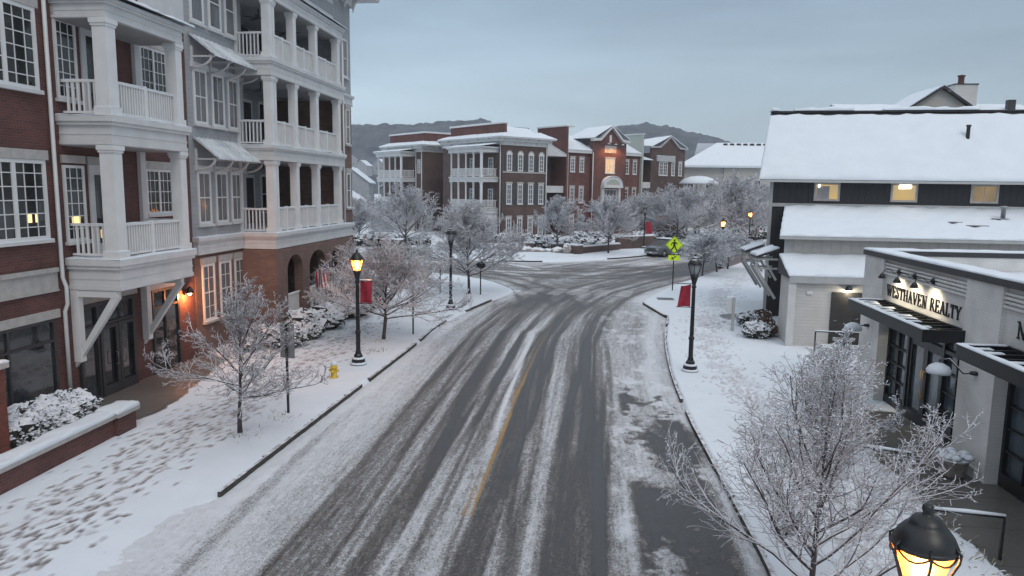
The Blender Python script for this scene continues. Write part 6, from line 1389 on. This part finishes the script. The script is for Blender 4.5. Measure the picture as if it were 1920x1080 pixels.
street_lamp(6.0, 82.4, 'unlit black street lamp with a red banner behind the parked pickup', False, 5.0)
banner(6.0, 82.4, 1, 'small red banner on the far lamp behind the parked pickup', .3, 1.9, 3.2, .8)
street_lamp(11.4, 64.5, 'lit orange street lamp behind the small round trees of the right verge', True, 4.4, 90)
street_lamp(18.6, 88, 'lit street lamp farthest to the right by the curve of the street', True, 4.6, 90)
street_lamp(9.4, 100, 'tiny lit lamp far behind among the trees', True, 3.4, 60)
# ------------------------------------------------------------------ signs, posts, hydrant
def post(b, x, y, z1, r=.03, m=0): b.box(x-r, x+r, y-r, y+r, .05, z1, m)
t = thing('crossing_sign', 'yellow-green diamond pedestrian crossing sign with an arrow plate on a black post', 'road sign', (5.45, 48.0, .1))
x, y = 5.45, 48.0
b = MB(); post(b, x, y, 3.75, .035); b.build('post', 'black_metal', t)
def flat(b, pts, y0, th, cx, cz, s=1, m=0): b.prism([(cx+a*s, cz+c*s) for a, c in pts], y0, y0+th, m, 'uz')
b = MB(); flat(b, [(0, -.58), (.58, 0), (0, .58), (-.58, 0)], y-.06, .02, x, 3.14); pn = b.build('panel', 'hi_vis', t)
b = MB()
for a, c in (((0, -.54), (.54, 0)), ((.54, 0), (0, .54)), ((0, .54), (-.54, 0)), ((-.54, 0), (0, -.54))): b.bar((x+a[0], y-.066, 3.14+a[1]), (x+c[0], y-.066, 3.14+c[1]), .012, .02)
b.build('border', 'black_paint', pn)
b = MB(); n = 10; flat(b, [(.0+.065*math.cos(2*math.pi*i/n), .30+.065*math.sin(2*math.pi*i/n)) for i in range(n)], y-.072, .012, x, 3.14)
flat(b, [(-.10, .20), (.07, .21), (.09, .12), (.06, -.04), (-.07, -.04), (-.08, .10)], y-.074, .013, x, 3.14)
flat(b, [(-.07, -.03), (.02, -.03), (-.03, -.20), (-.16, -.36), (-.24, -.36), (-.23, -.31), (-.12, -.18)], y-.076, .013, x, 3.14)
flat(b, [(-.01, -.03), (.07, -.03), (.10, -.18), (.20, -.33), (.18, -.38), (.12, -.36), (.02, -.18)], y-.078, .013, x, 3.14)
flat(b, [(-.09, .20), (-.06, .14), (-.15, .06), (-.17, -.05), (-.21, -.04), (-.20, .09)], y-.080, .013, x, 3.14); flat(b, [(.05, .19), (.07, .13), (.19, .02), (.22, .06), (.12, .17)], y-.0735, .013, x, 3.14)
b.build('figure', 'black_paint', pn)
b = MB(); b.box(x-.36, x+.36, y-.06, y-.04, 2.12, 2.46); pl_ = b.build('arrow_plate', 'hi_vis', t)
b = MB(); flat(b, [(-.17, -.10), (.02, -.10), (-.04, -.04), (.16, .08), (.12, .13), (-.08, .01), (-.13, .07)], y-.068, .012, x, 2.29)
b.build('arrow', 'black_paint', pl_)
def panel_sign(label, x, y, z1, pw, ph, mat='grey_metal', az=0, pr=.03, name='road_sign', split=False, shape=None):
    t = thing(name, label, 'sign', (x, y, .1)); b = MB(); post(b, x, y, z1, pr); b.build('post', 'black_metal', t); F = Fr(x, y, 90+az, -1)
    b = MB(F)
    if shape == 'oct': b.prism([(pw/2*math.cos(math.pi/4*i+.39), z1-ph/2+ph/2*math.sin(math.pi/4*i+.39)) for i in range(8)], pr, pr+.012, 0, 'uz')
    else: b.box(-pw/2, pw/2, pr+.004, pr+.016, z1-ph, z1)
    if split: b.box(-.045, .045, pr-.03, pr+.003, z1-ph-.1, z1+.02)
    b.build('panel', mat, t); return t
panel_sign('blank grey back of a tall street sign behind the front left tree', -8.45, 19.3, 2.72, .46, .98, 'grey_metal', 10, .028, split=False)
panel_sign('thin sign post seen nearly edge-on beside the rounded street tree', -7.7, 31.0, 2.15, .30, .45, 'grey_metal', 75)
panel_sign('dark round-topped sign on a black post near the left kerb corner', -6.6, 43.6, 2.15, .62, .42, 'black_metal', 8, .035, shape='oct')
panel_sign('slim post with a small dark plate between the street trees on the left verge', -9.2, 44.0, 1.9, .18, .3, 'dark_metal', 20)
panel_sign('small grey sign at the far bend of the right street', 19.5, 88.5, 2.4, .6, .75, 'grey_metal', 25)
t = thing('real_estate_sign', 'pale wooden hanging-sign post with a snow-capped board on the right verge', 'sign', (6.75, 34.4, .1))
b = MB(); b.box(6.68, 6.80, 34.3, 34.42, .05, 1.72); b.build('post', 'grey_trim', t); b = MB(); b.box(6.42, 6.67, 34.34, 34.38, 1.0, 1.6); b.build('board', 'white_trim', t); b = MB(); b.patch((6.4, 34.29, 1.72), (6.82, 34.29, 1.72), (6.82, 34.43, 1.72), (6.4, 34.43, 1.72), .04, 2, 1, 0, .03, .3, 1); b.build('snow', 'snow', t)
# fire hydrant
x, y = -8.53, 23.25; t = thing('fire_hydrant', 'yellow fire hydrant with a cap of snow on the left verge', 'hydrant', (x, y, .13))
b = MB(); b.lathe([(.15, .10), (.15, .17), (.105, .19), (.10, .46), (.125, .48), (.125, .51), (.11, .53), (.10, .58), (.06, .63), (.03, .65)], x, y, 18); b.build('barrel', 'yellow_paint', t)
b = MB(); b.tube([(x+.08, y, .40), (x+.17, y, .40)], .045, 10); b.build('outlet', 'yellow_paint', t); b = MB(); b.tube([(x-.08, y, .40), (x-.17, y, .40)], .045, 10); b.build('outlet', 'yellow_paint', t); b = MB(); b.tube([(x, y-.08, .37), (x, y-.18, .37)], .06, 10); b.build('outlet', 'yellow_paint', t)
b = MB(); b.lathe([(.105, .59), (.115, .62), (.09, .69), (.03, .73), (.01, .735)], x, y, 12); b.build('snow', 'snow', t)
# railings beside the shop walk
for (x0, y0, x1, y1, l) in ((7.15, 16.2, 6.0, 16.6, 'black metal handrail with snow on its bar beside the foreground tree'), (7.45, 13.1, 6.3, 13.25, 'black metal handrail with snow on its bar nearest the glowing lantern')):
    t = thing('handrail', l, 'handrail', (x0, y0, .1)); b = MB(); b.box(x0-.022, x0+.022, y0-.022, y0+.022, .05, .92); b.box(x1-.022, x1+.022, y1-.022, y1+.022, .05, .92); b.tube([(x0, y0, .92), (x1, y1, .92)], .024, 6); b.build('rail', 'black_metal', t)
    b = MB(); b.tube([(x0+.02, y0, .955), ((x0+x1)/2, (y0+y1)/2, .965), (x1, y1, .955)], [.026, .036, .026], 6); b.build('snow', 'snow', t)
# flag on the arcade
x, y = -13.05, 32.3; t = thing('flag', 'striped red, white and blue flag on an angled pole at the brick arcade', 'flag', (x, y, 2.0)); b = MB(); b.tube([(x, y, 2.35), (x+1.25, y-.25, 3.25)], .022, 6); b.lathe([(.03, 3.23), (.04, 3.27), (.02, 3.31)], x+1.25, y-.25, 8); b.build('pole', 'stone', t)
b = MB(); n, m = 12, 13; vs = []; fs = []; ms = []
for j in range(m+1):
    for i in range(n+1):
        u, v = i/n, j/m; px = x+.45+.72*u; py = y-.09-.15*u; pz = 2.70+.47*u
        vs.append((px+.10*v*math.sin(u*3), py+.08*math.sin(u*9+v*2), pz-.95*v*(1-.12*math.sin(u*9))))
for j in range(m):
    for i in range(n): a = j*(n+1)+i; q = len(vs); b.add([vs[a], vs[a+1], vs[a+n+2], vs[a+n+1]], [(0, 1, 2, 3)], 2 if (i >= 6 and j < 5) else ((i) % 2), True, True)
b.build('cloth', ['flag_red', 'flag_white', 'flag_blue'], t)
# ------------------------------------------------------------------ vehicles
def car(label, x, y, az, paint, snowm='snow', pickup=False, hatch=False, snowy=False, cat='pickup truck', name='pickup_truck', scale=1):
    """front points along -u; frame u = backwards, v = to the side"""
    F = Fr(x, y, az, 1); t = thing(name, label, cat, (x, y, 0)); L = 5.1 if pickup else 4.6; Wd = .95
    def loft(secs, mat, nm, par=t):
        b = MB(F); vs = []; fs = []; k = len(secs[0][1])
        for u, sec in secs: vs += [(u, v, z) for v, z in sec]
        for i in range(len(secs)-1):
            for j in range(k): j2 = (j+1) % k; fs.append((i*k+j, i*k+j2, (i+1)*k+j2, (i+1)*k+j))
        fs.append(tuple(range(k))[::-1]); fs.append(tuple((len(secs)-1)*k+j for j in range(k))); b.add(vs, fs, 0); o = b.build(nm, mat, par)
        bm = bmesh.new(); bm.from_mesh(o.data); bmesh.ops.recalc_face_normals(bm, faces=bm.faces); bm.to_mesh(o.data); bm.free()
        bv = o.modifiers.new('bevel', 'BEVEL'); bv.width = .035; bv.segments = 2; bv.limit_method = 'ANGLE'; return o
    def sec(w, z0, z1, sh): return [(-w, z0+.08), (-w+.05, z0), (w-.05, z0), (w, z0+.08), (w, z1-sh), (w-.05, z1-.02), (w-.16, z1), (-w+.16, z1), (-w+.05, z1-.02), (-w, z1-sh)]
    hood = 1.12; bed = 1.14 if pickup else 1.12
    body = loft([(0, sec(Wd-.14, .45, .95, .12)), (.12, sec(Wd-.04, .34, 1.02, .1)), (.5, sec(Wd, .30, 1.08, .1)), (1.35, sec(Wd, .30, hood+.03, .1)), (L-.5, sec(Wd, .32, bed, .08)), (L-.06, sec(Wd-.03, .38, bed, .08)), (L, sec(Wd-.08, .45, bed-.05, .1))], paint, 'body')
    ce = 3.45 if pickup else L-.45
    def cs(w, z): return [(-w, 1.08), (w, 1.08), (w*.86, z), (-w*.86, z)]
    loft([(1.25, [(-.88, 1.07), (.88, 1.07), (.87, 1.10), (-.87, 1.10)]), (1.95, cs(.90, 1.66)), (2.2, cs(.90, 1.74)), (ce-.35, cs(.90, 1.74)), (ce-.15, cs(.90, 1.66)), (ce+.05 if pickup else L-.12, [(-.86, 1.07), (.86, 1.07), (.85, 1.10), (-.85, 1.10)])], 'glass', 'cabin')
    b = MB(F)
    for s in (-1, 1):
        for a, c in (((1.27, .885*s, 1.10), (2.0, .79*s, 1.69)), ((ce-.2, .79*s, 1.68), (ce+.03, .87*s, 1.12)), (((2.1+ce)/2-.1, .90*s, 1.08), ((2.1+ce)/2-.1, .785*s, 1.73))): b.bar(a, c, .07, .07)
    b.box(2.0, ce-.15, -.80, .80, 1.72, 1.79); b.build('roof', paint, t)
    b = MB(F); b.patch((1.98, -.79, 1.79), (ce-.14, -.79, 1.79), (ce-.14, .79, 1.79), (1.98, .79, 1.79), .07, 6, 6, 0, .12, .2, 4)
    if snowy: b.patch((.15, -.85, 1.06), (1.25, -.85, 1.14), (1.25, .85, 1.14), (.15, .85, 1.06), .06, 6, 6, 0, .12, .4, 5)
    b.build('snow', 'snow', t)
    for uu_ in (.95, L-1.05):
        for s in (-1, 1):
            b = MB(F); P = [(uu_, s*.74, .36), (uu_, s*.96, .36)]; b.tube(P, .37, 20); wh = b.build('wheel', 'tyre', t); b = MB(F); b.tube([(uu_, s*.90, .36), (uu_, s*.975, .36)], .21, 14); b.build('rim', 'grey_metal', wh)
            b = MB(F); n = 10; b.tube([(uu_+.44*math.cos(math.pi*i/n), s*.955, .40+.42*math.sin(math.pi*i/n)) for i in range(n+1)], .035, 5); b.build('wheel_arch', 'dark_metal', t)
    MB(F).box(-.03, .10, -.52, .52, .66, .90).build('grille', 'dark_metal', t); MB(F).box(-.06, .14, -.80, .80, .40, .56).build('bumper', 'grey_metal' if pickup else 'dark_metal', t)
    for s in (-1, 1):
        MB(F).box(-.01, .13, s*.56, s*.85, .74, .92).build('headlight', 'lamp_glass_off', t)
        b = MB(F); b.box(1.55, 1.72, s*.90, s*1.09, 1.12, 1.28); b.build('mirror', paint, t); MB(F).box(L-.07, L+.012, s*.76, s*.90, .80, 1.06).build('tail_light', 'flag_red', t)
        for uu_ in (2.55, 3.0): MB(F).box(uu_, uu_+.14, s*.945, s*.975, .93, .96).build('door_handle', 'grey_metal', t)
    b = MB(F); b.box(-.075, -.06, -.15, .15, .42, .54); b.build('number_plate', 'bright_trim', t)
    return t
cr = car('grey pickup truck with a snowy roof parked at the far kerb', 6.1, 73.6, 39, 'car_paint', pickup=True)
FC2 = Fr(6.1, 73.6, 39, 1); b = MB(FC2); b.patch((3.6, -.8, 1.15), (5.0, -.8, 1.15), (5.0, .8, 1.15), (3.6, .8, 1.15), .12, 5, 5, 0, .15, .3, 3); b.build('snow', 'snow', cr)
car('dark snow-covered hatchback parked beyond the junction behind the street trees', -15.4, 66.6, 250+10, 'snowy_car', snowy=True, cat='car', name='parked_car')
# grass tufts poking through beside the shop walk
b = MB(); r_ = random.Random(77)
for i in range(620):
    yy = r_.uniform(9, 22); xx = 7.05 + r_.gauss(-.05, .22); p = Vector((xx, yy, .13)); d = Vector((r_.gauss(.4, .5), r_.gauss(0, .5), .6)).normalized()*r_.uniform(.08, .22); s = Vector((-d.y, d.x, 0)).normalized()*.006
    b.add([p-s, p+s, p+d*.7+s, p+d+Vector((0, 0, -.03))], [(0, 1, 2, 3)], 0 if r_.random() < .6 else 1, True)
for cx_, cy_ in ((-8.8, 17.3), (-8.55, 27.2), (-8.2, 27.6), (-8.5, 18.9), (-8.7, 29.4)):
    for i in range(50):
        p = Vector((cx_+r_.gauss(0, .28), cy_+r_.gauss(0, .28), .14)); d = Vector((r_.gauss(0, .6), r_.gauss(0, .6), .45)).normalized()*r_.uniform(.06, .16); s = Vector((-d.y, d.x, 0)).normalized()*.008; b.add([p-s, p+s, p+d*.7+s, p+d], [(0, 1, 2, 3)], 0, True)
o = b.build('grass', ['dry_grass', 'snow']); tag(o, 'dry grass blades poking through the snow edge of the shop walk and tree pits', 'grass', None, 'stuff')
# ------------------------------------------------------------------ the air
m = bpy.data.materials.new('haze'); m.use_nodes = True; t_ = m.node_tree; t_.nodes.clear(); o_ = t_.nodes.new('ShaderNodeOutputMaterial'); v_ = t_.nodes.new('ShaderNodeVolumePrincipled')
v_.inputs['Color'].default_value = (.82, .90, 1, 1); v_.inputs['Density'].default_value = .00045; v_.inputs['Anisotropy'].default_value = 0; t_.links.new(v_.outputs[0], o_.inputs['Volume']); MAT['haze'] = m
b = MB(); b.box(-800, 800, -60, 960, -12, 90); hz_ = b.build('haze', 'haze'); hz_['kind'] = 'stuff'
